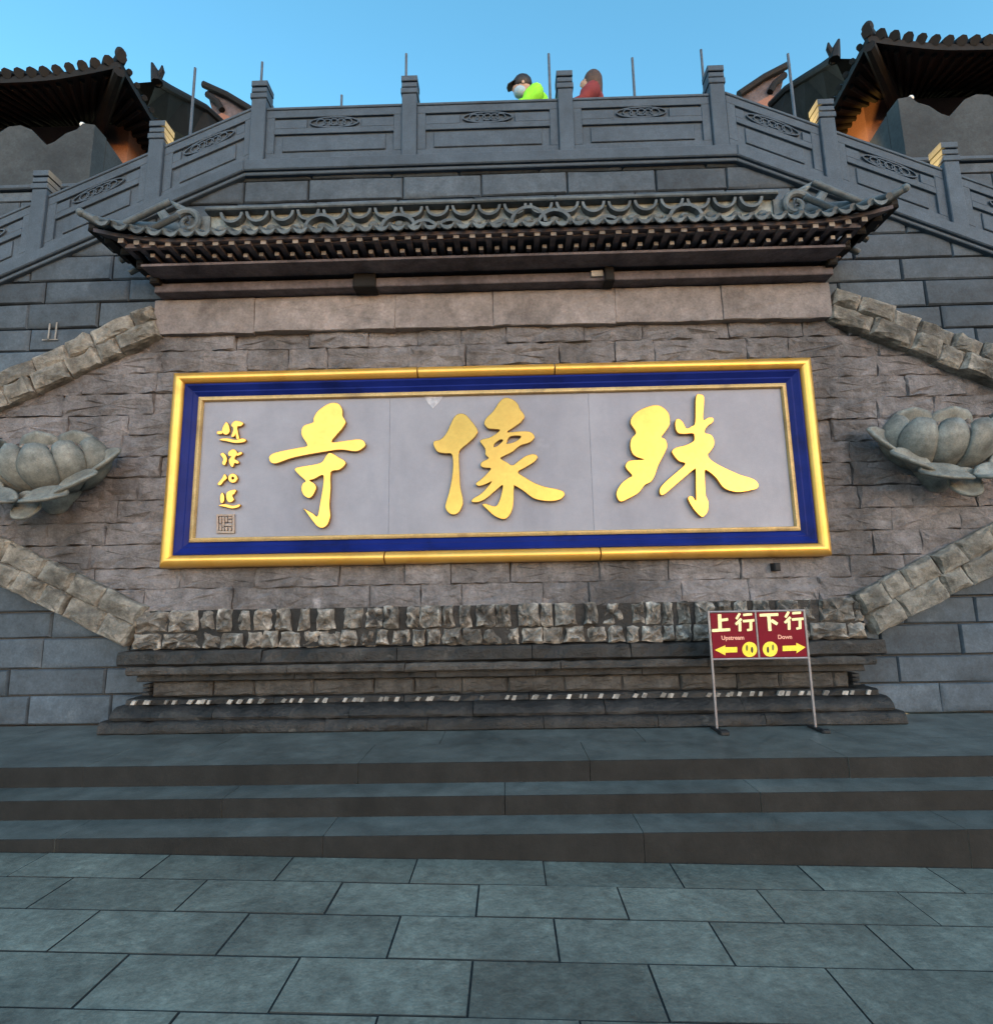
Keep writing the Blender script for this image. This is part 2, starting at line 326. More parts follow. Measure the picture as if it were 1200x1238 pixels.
# ------------------------------------------------------------------ terrace wall with its ashlar
XB, ZB, SLP = 2.87, 6.625, .462           # break of the balustrade, its foot, the slope of the stairs
def ztop(x): return ZB - SLP*max(0, abs(x)-XB)
XE = 9.5
tw = thing('terrace_wall', 'blue grey ashlar wall rising under the stair balustrades', 'wall', (0, .1, .417))
outl = [(-XE, .417), (XE, .417), (XE, ztop(XE)), (XB, ZB), (-XB, ZB), (-XE, ztop(XE))]
rel = Vector((0, -.1, -.417))
def part_of(o, root):     # keep world placement under a root that stands elsewhere
    if o is not None: o.location = -Vector(root.location)
    return o
part_of(MB().prism(outl, .155, .6).build('wall_core', M['mortar'], tw), tw)
HX = [(-7.15, 2.98), (-3.69, 4.60), (3.64, 4.60), (7.15, 2.98), (3.70, 1.30), (-3.70, 1.30)]   # the six sided stone field, middle of its border
def in_hex(x, z, gr=0):
    if z > 4.6-gr or z < 1.3+gr: return False
    a = abs(x)
    return a < 3.66+(4.6-z)*(3.49/1.62)-gr*2 and a < 3.70+(z-1.3)*(3.45/1.68)-gr*2
z = .417; r = 0
while z < 6.72:
    h = random.choice((.27, .29, .31)); x = -XE-random.random()*.6
    while x < XE:
        w = random.uniform(.72, 1.15); p = [(x, z), (x+w, z), (x+w, z+h), (x, z+h)]
        p = clip(p, 0, 1, ZB); p = clip(p, SLP, 1, ZB+SLP*XB) if len(p) > 2 else p; p = clip(p, -SLP, 1, ZB+SLP*XB) if len(p) > 2 else p
        p = clip(p, 1, 0, XE) if len(p) > 2 else p; p = clip(p, -1, 0, XE) if len(p) > 2 else p
        hidden = all(in_hex(a, b, .06) for a, b in p) or (all(abs(a) < 3.5 for a, b in p) and z+h < 5.35)
        if len(p) > 2 and not hidden:
            part_of(stone('ashlar_block', p, .105+random.uniform(-.008, .006), .2, M['blue'], tw, rough=.010, bev=.014, gap=.006, step=.3, cup=.006), tw)
        x += w
    z += h; r += 1
# pale scratches on the wall left of the screen
w0 = W(64, 400, .09)
pm = MB()
for a, b, c, d in ((-.05, -.11, -.045, .09), (.03, -.1, .035, .1), (-.11, -.115, .07, -.105)):
    pm.box(w0.x+a, w0.x+max(c, a+.018), .083, .088, w0.z+b, w0.z+max(d, b+.014))
part_of(pm.build('paint_mark', M['whitestone'], tw), tw)

# ------------------------------------------------------------------ screen wall: six sided field of rough stone
sw = thing('screen_wall', 'rough brown stone screen wall with a raised six sided border behind the gilded board', 'wall', (0, 0, .417))
part_of(MB().prism([(-7.1, 2.98), (-3.69, 4.6), (3.64, 4.6), (7.1, 2.98), (3.7, 1.3), (-3.7, 1.3)], .045, .15).build('wall_core', M['brownjoint'], sw), sw)
z = 1.29; r = 0
hts = [.235, .245, .22, .25, .23, .24, .25, .225, .24, .235, .24, .23, .24, .25, .24]
while z < 4.62:
    h = min(hts[r % len(hts)], 4.66-z); x = -7.3-random.random()*.5
    while x < 7.3:
        w = random.choice((.45, .55, .65, .8, .95))*random.uniform(.9, 1.1); p = [(x, z), (x+w, z), (x+w, z+h), (x, z+h)]
        for sgn in (1, -1):
            for (ax, az), (bx, bz) in (((3.66, 4.60), (7.15, 2.98)), ((7.15, 2.98), (3.70, 1.30))):
                n = (bz-az, -(bx-ax)); n = (-n[0], -n[1]); ln = math.hypot(*n); n = (n[0]/ln, n[1]/ln)
                if len(p) > 2: p = clip(p, n[0]*sgn, n[1], n[0]*ax+n[1]*az)
        behind = len(p) > 2 and all(abs(a) < 3.25 and 2.1 < b < 3.95 for a, b in p)
        if len(p) > 2 and not behind:
            part_of(stone('field_stone', p, .0+random.uniform(-.022, .012), .06, M['field'], sw, rough=.034, bev=.010, gap=.0012, step=.09, cup=.004, nf=5.5), sw)
        x += w
    z += h; r += 1
# border: smooth slabs along the top
cuts_t = [-3.72, -2.6, -1.05, .02, 1.35, 2.5, 3.67]
for a, b in zip(cuts_t, cuts_t[1:]):
    p = [(a, 4.545), (b, 4.535), (b, 4.945), (a, 4.945)]
    part_of(stone('border_slab', p, -.085+random.uniform(-.004, .004), .05, M['band'], sw, rough=.0135, bev=.006, gap=.001, step=.12), sw)
# border: slanting split faced stones in two rows
def band(A, B, wd, up):
    A, B = Vector(A), Vector(B); t = (B-A).normalized(); n = Vector((-t.y, t.x)); n = n if n.y > 0 else -n
    L = (B-A).length
    for row in (0, 1):
        s = -.02 if row else 0.; o0, o1 = (-wd/2, random.uniform(-.02, .03)) if row == 0 else (.0, wd/2)
        while s < L:
            e = min(L, s+random.uniform(.24, .5))
            if L-e < .12: e = L
            p = [A+t*s+n*o0, A+t*e+n*o0, A+t*e+n*(.01 if row == 0 else o1), A+t*s+n*(.01 if row == 0 else o1)]
            part_of(stone('border_stone', [(q.x, q.y) for q in p], -.10+random.uniform(-.03, .02)-(.02 if row == 0 and up else 0), .06, M['rough'], sw, rough=.038, bev=.03, gap=.004, step=.12, cup=.015, nf=5), sw)
            s = e
for sg in (1, -1):
    band((3.70*sg, 4.70), (7.15*sg, 3.10), .40, True)
    band((3.66*sg, 1.40), (7.15*sg, 3.02), .44, False)
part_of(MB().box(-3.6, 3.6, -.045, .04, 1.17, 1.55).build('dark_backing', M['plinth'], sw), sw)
# border: two rows of weathered blocks with open gaps along the foot
for row, (z0, z1) in enumerate(((1.165, 1.335), (1.335, 1.565))):
    x = -3.68
    while x < 3.62:
        w = random.uniform(.11, .23) if abs(x) < 3.1 else random.uniform(.28, .4)
        g = random.choice((.0, .015, .04, .06, .07)) if row == 1 and abs(x) < 3.2 else random.choice((.0, .0, .01, .02))
        e = min(x+w, 3.66)
        j = random.uniform(-.02, .02)
        part_of(stone('relief_block', [(x, z0), (e, z0+j*.3), (e-.02*random.random(), z1-.02*random.random()), (x+.02*random.random(), z1-.02*random.random())],
              -.085+random.uniform(-.03, .03), .06, M['relief'], sw, rough=.065, bev=.022, gap=.003, step=.05, cup=.01, nf=11), sw)
        x = e+g

# ------------------------------------------------------------------ plinth
ph = thing('stone_plinth', 'long blackened moulded stone plinth under the screen wall', 'plinth', (0, -.2, .417))
def mould(name, yz, x, m='plinth', sm=False, ln=1.25, wear=.005):
    a = -x
    while a < x-.01:
        b = a+ln*random.uniform(.75, 1.3)
        if x-b < .5: b = x
        n = max(2, int((b-a)/.09)); k = len(yz); v = []; dy = random.uniform(-.006, .006)
        zm = (min(p[1] for p in yz)+max(p[1] for p in yz))/2
        for i in range(n+1):
            xx = a+.003+(b-a-.006)*i/n; chip = random.random()**6*.03
            for y, z in yz:
                if y > .05: v.append((xx, y, z))
                else: v.append((xx, y+dy+random.uniform(-wear, wear)+chip*(z > zm), z+random.uniform(-wear, wear)*.5-chip*.5*(z > zm)))
        f = [(i*k+j, i*k+(j+1) % k, (i+1)*k+(j+1) % k, (i+1)*k+j) for i in range(n) for j in range(k)] + [tuple(range(k)), tuple(range((n+1)*k-1, n*k-1, -1))]
        part_of(MB().poly(v, f).build(name, M[m], ph, sm), ph); a = b
mould('cornice', [(.1, 1.02), (-.20, 1.02), (-.225, 1.04), (-.225, 1.13), (-.21, 1.16), (.1, 1.16)], 3.72)
mould('fillet', [(.1, .935), (-.25, .935), (-.275, .95), (-.28, .985), (-.262, 1.015), (.1, 1.015)], 3.58, 'waist')
mould('bead_course', [(.1, .865), (-.16, .865), (-.19, .875), (-.19, .93), (.1, .93)], 3.52)
mould('waist_core', [(.1, .70), (-.09, .70), (-.09, .863), (.1, .863)], 3.40)
x = -3.40
while x < 3.40:
    w = random.uniform(.34, .62); e = min(x+w, 3.40)
    part_of(stone('frieze_block', [(x, .712), (e, .712), (e, .862), (x, .862)], -.125+random.uniform(-.01, .01), -.06, M['waist'], ph, rough=.022, bev=.016, gap=.004, step=.09, nf=9), ph)
    x = e
for sg in (1, -1):
    MBp = MB()
    for zz in (.735, .775, .815): MBp.bbox(3.40*sg-.0, 3.47*sg, -.17, .0, zz, zz+.028, .006) if sg > 0 else MBp.bbox(-3.47, -3.40, -.17, .0, zz, zz+.028, .006)
    part_of(MBp.build('corner_fluting', M['plinth'], ph), ph)
mould('tooth_course', [(.1, .655), (-.215, .655), (-.215, .698), (-.20, .712), (.1, .712)], 3.60)
tooth = None
for k in range(82):
    x = -3.50+k*.0864
    if random.random() < (.06 if abs(x) > 1.2 else .25): continue
    if tooth is None:
        tooth = MB().prism([(-.030, .664), (.010, .660), (.032, .700), (-.006, .704)], -.232, -.20).mesh('tooth', M['whitestone'])
    t = link('tooth', tooth, ph); t.location = (x, .2, -.417+random.uniform(-.004, .004)); t.rotation_euler = (0, random.uniform(-.12, .12), 0); q_ = random.uniform(.85, 1.05); t.scale = (q_*random.uniform(.7, 1.1), 1, q_); t.location.z += .68*(1-q_)
mould('ogee_moulding', [(.1, .535), (-.335, .535), (-.345, .56), (-.33, .60), (-.285, .635), (-.24, .652), (.1, .652)], 3.66, sm=True)
mould('base_slab', [(.1, .417), (-.37, .417), (-.385, .43), (-.39, .475), (-.37, .515), (-.345, .532), (.1, .532)], 3.735, sm=True)

# ------------------------------------------------------------------ tiled eave over the screen wall
ev = thing('tiled_eave', 'grey tiled pent roof with upturned corners and pierced ridge above the screen wall', 'roof', (0, -.2, 4.95))
def ez(x): a = abs(x); return 5.285+(.13*((a-3.0)/.95)**2 if a > 3.0 else 0)
def E(mb, name, m, sm=False): return part_of(mb.build(name, m, ev, sm), ev)
# corbelled beams under the soffit, each wider and prouder than the one below
E(MB().bbox(-3.64, 3.64, -.23, .1, 4.955, 5.055, .008), 'lower_beam', M['wood'])
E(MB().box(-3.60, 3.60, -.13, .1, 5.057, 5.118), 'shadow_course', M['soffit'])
E(MB().bbox(-3.72, 3.72, -.26, .1, 5.12, 5.20, .008), 'upper_beam', M['wood'])
E(MB().bbox(-3.78, 3.78, -.33, .1, 5.203, 5.245, .006), 'soffit_board', M['wood'])
for px in (440, 737):
    p = W(px, 330, -.28); w = .12 if px < 600 else .05
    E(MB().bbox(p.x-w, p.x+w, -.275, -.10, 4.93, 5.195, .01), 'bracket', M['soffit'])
E(MB().box(W(722, 337, -.26).x-.06, W(722, 337, -.26).x+.06, -.262, -.2, 4.985, 5.05), 'bracket_end', M['whitestone'])
# scalloped boards between rafters
for sg in (1, -1):
    for k, (x0, z0) in enumerate(((3.66, 5.06), (3.75, 5.17), (3.84, 5.27), (3.92, 5.36))):
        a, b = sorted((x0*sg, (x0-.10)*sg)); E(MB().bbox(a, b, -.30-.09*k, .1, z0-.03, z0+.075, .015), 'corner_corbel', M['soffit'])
n = 48; SPC = 7.75/n
deck = MB(); N_ = 40
for i in range(N_+1):
    x = -4.0+8.0*i/N_
    xi = max(-3.45, min(3.45, x))
    deck.v += [(x, -.70, ez(x)-.035), (xi, -.02, 5.66), (x, -.70, ez(x)-.075), (xi, -.02, 5.30)]
for i in range(N_):
    a = 4*i; b = a+4; deck.f += [(a, b, b+1, a+1), (a+2, a+3, b+3, b+2), (a, a+2, b+2, b)]; deck.m += [0, 1, 1]
E(deck, 'roof_deck', [M['tile'], M['wood']])
# cover tile, its round end, and the drip tongue beside it
cv = MB().tube([(0, -.76, 0), (0, -.40, .18), (0, -.05, .36)], [.034, .034, .034], 10)
cover = cv.mesh('cover_tile', M['tile'], True)
dr = MB(); sg_ = [(-.072, .012), (-.06, -.018), (-.035, -.045), (0, -.056), (.035, -.045), (.06, -.018), (.072, .012), (.04, -.006), (0, -.014), (-.04, -.006)]
dr.prism(sg_, -.785, -.765)
for i in range(6):
    a = -.072+.144*i/6; b = a+.024; za = .012-.026*cos(a/.072*pi/2); zb = .012-.026*cos(b/.072*pi/2)
    dr.poly([(a, -.765, za), (b, -.765, zb), (b, -.05, zb+.36), (a, -.05, za+.36)], [(0, 1, 2, 3)])
drip = dr.mesh('drip_tile', M['tilepale'], False)
raf = MB().bbox(-.032, .032, -.70, -.25, -.028, .028, .006)
def rafter_mesh(w, y0):
    b = MB().box(-w, w, y0+.002, -.2, -w*.9, w*.9, m=1); b.poly([(-w, y0, -w*.9), (w, y0, -w*.9), (w, y0, w*.9), (-w, y0, w*.9)], [(0, 1, 2, 3)]); return b.mesh('rafter', [M['rafter'], M['wood']])
r1, r2 = rafter_mesh(.028, -.69), rafter_mesh(.022, -.55)
for k in range(n+1):
    x = -3.875+k*SPC; z = ez(x)-5.285
    yy = -.10*max(0, (abs(x)-3.1)/.9)**2
    o = link('cover_tile', cover, ev); o.location = (x, .2+yy, 5.278-4.95+z)
    if k < n:
        xm = x+SPC/2; zm = ez(xm)-5.285
        o = link('drip_tile', drip, ev); o.location = (xm, .2+yy, 5.265-4.95+zm)
    if abs(x) < 3.75:
        o = link('rafter', r1, ev); o.location = (x, .2, 5.198-4.95+z*.8+random.uniform(-.004, .004))
    if abs(x) < 3.65:
        o = link('rafter', r2, ev); o.location = (x+SPC/2, .2, 5.150-4.95+z*.6+random.uniform(-.004, .004))
E(MB().box(-3.7, 3.7, -.64, -.60, 5.20, 5.25), 'fascia_board', M['wood'])
E(MB().box(-3.62, 3.62, -.50, -.262, 5.085, 5.112), 'soffit_panel', M['wood'])
# upturned hip ridges running out to the corner horns
for sg in (1, -1):
    pts = [(3.40*sg, -.10, 5.78), (3.62*sg, -.35, 5.62), (3.80*sg, -.57, 5.49), (3.95*sg, -.70, 5.455), (4.07*sg, -.78, 5.50)]
    E(MB().tube(pts, [.075, .07, .06, .05, .032], 10), 'hip_ridge', M['tile'], True)
    E(MB().ball((4.075*sg, -.785, 5.505), .042, 10, 7), 'horn_tip', M['tilepale'], True)
    h = MB()
    for k in range(5):
        t = k/4; x = (3.55+.42*t)*sg; h.bbox(min(x, x+.1*sg), max(x, x+.1*sg), -.30-.40*t, .05-.35*t, 5.10+.28*t, 5.18+.30*t, .02)
    E(h, 'hip_rafter', M['soffit'])
    for k in range(4):
        o = link('side_tile', cover, ev); o.rotation_euler = (0, 0, sg*pi/2); o.location = (3.26*sg, .2-.58+.16*k, 5.40-4.95-.04*k)
    # curled ridge end
    c = MB(); q = []
    for k in range(22):
        a = radians(200-k*22); rr = .165-.0058*k; q.append((sg*(3.34+rr*cos(a)*-1), -.2, 5.80+rr*sin(a)))
    c.tube(q, [.04]*8+[.034]*8+[.026]*6, 8); c.box(*(sorted((3.12*sg, 3.34*sg))), -.16, -.10, 5.66, 5.90)
    c.tube([(3.42*sg, -.18, 5.72), (3.60*sg, -.16, 5.86), (3.72*sg, -.13, 6.02), (3.66*sg, -.12, 6.14)], [.05, .06, .05, .02], 8)
    c.tube([(3.30*sg, -.18, 5.92), (3.46*sg, -.17, 6.00), (3.58*sg, -.15, 6.10)], [.03, .04, .015], 8)
    E(c, 'ridge_scroll', M['tilepale'], True)
E(MB().box(-3.13, 3.13, -.13, -.06, 5.62, 5.915), 'ridge_back', M['ridgefill'])
E(MB().bbox(-3.15, 3.15, -.24, -.05, 5.918, 5.962, .012), 'ridge_coping', M['tile'])
E(MB().bbox(-3.15, 3.15, -.23, -.05, 5.63, 5.665, .01), 'ridge_sill', M['tile'])
def arch(r, w, zc, a0=0, a1=pi, cx=0.):
    b = MB(); K = 10
    for k in range(K):
        a, c = a0+(a1-a0)*k/K, a0+(a1-a0)*(k+1)/K
        b.prism([(cx+r*cos(a), zc+r*sin(a)), (cx+r*cos(c), zc+r*sin(c)), (cx+(r-w)*cos(c), zc+(r-w)*sin(c)), (cx+(r-w)*cos(a), zc+(r-w)*sin(a))], -.215, -.132)
    return b
am = arch(.20, .036, 5.715).mesh('ridge_arch', M['tile'])
lm = arch(.13, .03, 5.905, pi, 2*pi).mesh('ridge_fan', M['tile'])
for k in range(22):
    x = -3.0+k*.2857
    o = link('ridge_arch', am, ev); o.location = (x, .2+random.uniform(-.012, 0), -4.95); o.scale = (random.uniform(.92, 1.06), 1, random.uniform(.92, 1.0))
    if k < 21: o = link('ridge_fan', lm, ev); o.location = (x+.143, .205+random.uniform(-.012, 0), -4.95+random.uniform(-.004, .0))
    o = E(MB().ball((x, -.15, 5.74), .05, 8, 5, 1.2, .6, .8), 'ridge_bud', M['tilepale'], True)

# ------------------------------------------------------------------ gilded name board
nb = thing('name_board', 'huge gilded and cobalt framed grey board with three golden calligraphy characters', 'sign board', (0, -.1, 1.98))
RX0, RX1, RZ0, RZ1 = -3.42, 3.36, 1.98, 4.075
def side(name, prof, which, m, t0=0., t1=1., sm=True):
    """one mitred side of the frame: prof = (inset, y) points"""
    def corner(o, c): return ((RX0+o, RX1-o)[c[0]], (RZ0+o, RZ1-o)[c[1]])
    ca, cb = {'top': ((0, 1), (1, 1)), 'bottom': ((0, 0), (1, 0)), 'left': ((0, 0), (0, 1)), 'right': ((1, 0), (1, 1))}[which]
    v = []
    for o, y in prof:
        a, b = corner(o, ca), corner(o, cb)
        L0, L1 = corner(0, ca), corner(0, cb)
        if t0 > 0: i = 0 if which in ('top', 'bottom') else 1; a = tuple((L0[j]+(L1[j]-L0[j])*t0) if j == i else a[j] for j in (0, 1))
        if t1 < 1: i = 0 if which in ('top', 'bottom') else 1; b = tuple((L0[j]+(L1[j]-L0[j])*t1) if j == i else b[j] for j in (0, 1))
        v += [(a[0], y, a[1]), (b[0], y, b[1])]
    n = len(prof); f = [(2*i, 2*i+1, 2*i+3, 2*i+2) for i in range(n-1)] + [(2*n-2, 2*n-1, 1, 0), tuple(range(0, 2*n, 2)), tuple(range(2*n-1, 0, -2))]
    return part_of(MB().poly(v, f).build(name, m, nb, sm), nb)
gp = [(0, .03), (0, -.11), (.012, -.145), (.035, -.17), (.065, -.18), (.095, -.17), (.118, -.145), (.128, -.11), (.128, .03)]
for w, segs in (('top', (0, .388, .602, 1)), ('bottom', (0, .34, .66, 1)), ('left', (0, 1)), ('right', (0, 1))):
    for a, b in zip(segs, segs[1:]): side('gilt_bar', gp, w, M['gold'], a+(.0011 if a else 0), b-(.0011 if b < 1 else 0))
for w in ('top', 'bottom', 'left', 'right'):
    side('cobalt_moulding', [(.129, .02), (.129, -.125), (.150, -.13), (.165, -.118), (.20, -.095), (.215, -.098), (.262, -.068), (.262, .02)], w, M['cobalt'])
    side('gilt_trim', [(.263, .02), (.263, -.085), (.272, -.092), (.30, -.092), (.308, -.08), (.308, .02)], w, M['trim'])
IX0, IX1, IZ0, IZ1 = RX0+.309, RX1-.309, RZ0+.309, RZ1-.309
xs = [IX0, W(470, 600, -.05).x, W(716, 600, -.05).x, IX1]
for a, b in zip(xs, xs[1:]): part_of(MB().bbox(a+.0006, b-.0006, -.052, .03, IZ0, IZ1, .0022).build('board_panel', M['panel'], nb), nb)
c0 = W(523, 484, -.055)
part_of(MB().poly([(c0.x+dx, y, c0.z+dz) for y in (-.057, -.052) for dx, dz in ((-.12, .10), (.15, .10), (.07, -.02), (.0, -.09), (-.05, -.03))], [(0, 1, 2, 3, 4)]+[(i, (i+1) % 5, 5+(i+1) % 5, 5+i) for i in range(5)]).build('chipped_patch', mat('chipped_plaster', (.3, .31, .37), (.5, .51, .56), .8, 14, .6, 20, vary=0), nb), nb)
hk = W(940, 684, -.12); part_of(MB().bbox(hk.x-.03, hk.x+.03, -.12, -.02, hk.z-.05, hk.z+.03, .01).build('hook', M['black'], nb), nb)

def traced(loops, ox, oy, sc, Y=-.10):
    out = []
    for lp in loops:
        out.append([(lambda p: (p.x, p.z))(W(ox+q[0]/sc, oy+q[1]/sc, Y)) for q in smooth_loop(lp, 4)])
    return out
def glyph(name, loops, ox, oy, sc, depth=.05, m='letter', label=None):
    o = flat_shape(name, traced(loops, ox, oy, sc), depth, M[m], nb, .004)
    o.location = Vector((0, -.053-depth/2-.004, 0))-nb.location
    if label: o['label'] = label
    return o
glyph('character', [
 [(430,415),(440,445),(475,450),(560,420),(660,398),(780,378),(860,368),(950,378),(990,362),(1008,340),(995,315),(960,308),(880,318),(805,325),(830,285),(870,240),(888,200),(870,165),(868,125),(845,92),(805,88),(765,105),(720,140),(698,180),(695,205),(640,225),(625,255),(630,290),(660,345),(600,360),(500,380),(450,395)],
 [(585,485),(640,470),(740,450),(775,405),(800,390),(850,418),(885,440),(882,465),(850,490),(800,505),(797,600),(790,700),(795,770),(780,820),(750,840),(720,830),(690,795),(650,740),(640,728),(690,755),(722,772),(740,680),(755,590),(755,522),(700,545),(670,555),(700,575),(710,600),(695,640),(670,660),(640,645),(625,610),(632,575),(650,558),(610,520)]],
 240, 470, 5., label='golden character on the left of the board')
glyph('character', [
 [(135,405),(180,390),(220,345),(265,250),(300,222),(340,228),(375,265),(410,310),(420,340),(400,375),(350,420),(305,460),(295,500),(300,620),(305,700),(322,790),(310,850),(280,880),(245,880),(218,855),(212,820),(235,740),(255,640),(262,540),(250,485),(205,480),(160,470),(138,440)],
 [(600,118),(645,125),(683,155),(698,190),(728,235),(705,275),(655,312),(612,342),(650,343),(700,338),(760,340),(790,360),(790,385),(760,410),(700,430),(650,470),(600,495),(570,515),(610,540),(650,562),(690,535),(740,500),(790,488),(815,505),(795,535),(740,570),(685,605),(730,640),(800,680),(870,705),(940,718),(985,735),(990,760),(960,785),(900,795),(830,788),(780,770),(720,725),(670,695),(658,700),(655,790),(645,860),(615,905),(580,912),(530,890),(485,850),(455,820),(475,815),(520,830),(550,825),(575,770),(588,690),(540,725),(480,775),(430,800),(385,800),(395,780),(450,745),(500,690),(515,665),(470,685),(430,695),(412,680),(450,650),(490,610),(510,580),(470,575),(445,565),(450,540),(495,515),(475,490),(472,450),(440,405),(455,390),(510,375),(570,330),(530,320),(490,315),(467,285),(480,250),(525,205),(565,145)],
 [(525,440),(535,415),(570,390),(590,395),(575,415),(545,438)],
 [(610,415),(635,370),(700,365),(705,380),(670,405),(630,418)]],
 500, 460, 5.4545, label='golden character in the middle of the board')
glyph('character', [
 [(395,165),(440,180),(475,215),(485,260),(480,300),(450,345),(430,375),(455,390),(468,425),(460,460),(430,520),(405,570),(385,630),(360,668),(320,690),(280,740),(220,775),(165,798),(140,770),(140,730),(170,680),(215,645),(240,628),(200,580),(200,550),(230,530),(312,525),(310,518),(270,505),(240,480),(228,430),(235,385),(265,345),(232,290),(235,250),(270,210),(330,180)],
 [(690,95),(710,110),(710,160),(706,260),(740,248),(770,250),(768,275),(735,300),(715,330),(720,350),(755,360),(775,390),(775,430),(750,470),(735,490),(750,520),(800,555),(870,590),(950,625),(1030,650),(1065,680),(1060,710),(1010,725),(940,735),(880,725),(835,700),(790,640),(735,595),(715,600),(718,700),(722,760),(738,800),(735,860),(710,895),(690,895),(650,855),(615,800),(610,770),(635,768),(660,795),(660,700),(658,590),(640,590),(580,640),(510,700),(450,750),(425,750),(425,710),(470,660),(540,600),(590,550),(545,530),(510,490),(503,465),(530,445),(590,430),(640,405),(650,380),(640,350),(580,352),(540,345),(525,310),(525,270),(540,255),(570,275),(595,318),(630,305),(655,275),(660,110)]],
 720, 460, 5.4545, label='golden character on the right of the board')
SG = (240, 490, 7.2875)
def ring(cx, cy, r): return [(cx+r*cos(a*pi/4), cy+r*sin(a*pi/4)) for a in range(8)]
glyph('signature_character', [[(205,205),(240,145),(265,190),(262,240),(235,255),(210,240)], [(285,170),(320,135),(385,150),(370,178),(335,185),(340,230),(350,290),(330,290),(322,235),(310,270),(285,270),(300,225),(302,195)], [(160,230),(200,224),(204,245),(165,250)], [(180,300),(240,288),(320,303),(380,290),(410,300),(395,320),(320,328),(240,312)]], *SG, depth=.03)
glyph('signature_character', [[(190,430),(215,418),(242,460),(228,522),(205,510),(215,470)], [(260,410),(300,385),(330,405),(326,440),(310,470),(345,490),(340,512),(312,505),(296,540),(275,522),(264,480),(285,450),(262,440)], [(334,425),(370,408),(374,425),(338,442)]], *SG, depth=.03)
glyph('signature_character', [[(165,690),(205,640),(225,605),(242,640),(215,668),(188,700)], ring(297, 640, 39), ring(297, 640, 14)], *SG, depth=.03)
glyph('signature_character', [[(248,765),(320,742),(312,775),(290,792),(304,832),(272,852),(245,830)], [(188,800),(205,768),(218,800),(214,850),(192,856)], [(175,882),(230,870),(300,885),(355,872),(350,892),(290,906),(220,890)]], *SG, depth=.03)
def rect(a, b, c, d): return [(a, b), (c, b), (c, d), (a, d)]
def sharp(loops): return [[(lambda p: (p.x, p.z))(W(240+q[0]/7.2875, 490+q[1]/7.2875, -.06)) for q in lp] for lp in loops]
sealm = mat('bronze_seal', (.28, .22, .19), (.40, .33, .28), .6, 8, .3, 20, vary=0)
o = flat_shape('seal', sharp([rect(165, 962, 320, 1125), rect(178, 975, 307, 1112), rect(192, 985, 206, 1040), rect(218, 985, 232, 1070), rect(244, 990, 258, 1030), rect(270, 985, 296, 1000), rect(270, 1015, 296, 1030), rect(192, 1055, 206, 1105), rect(240, 1050, 296, 1064), rect(244, 1078, 258, 1106), rect(274, 1078, 290, 1106), rect(218, 1085, 230, 1106)]), .02, sealm, nb, .002)
o.location = Vector((0, -.066, 0))-nb.location

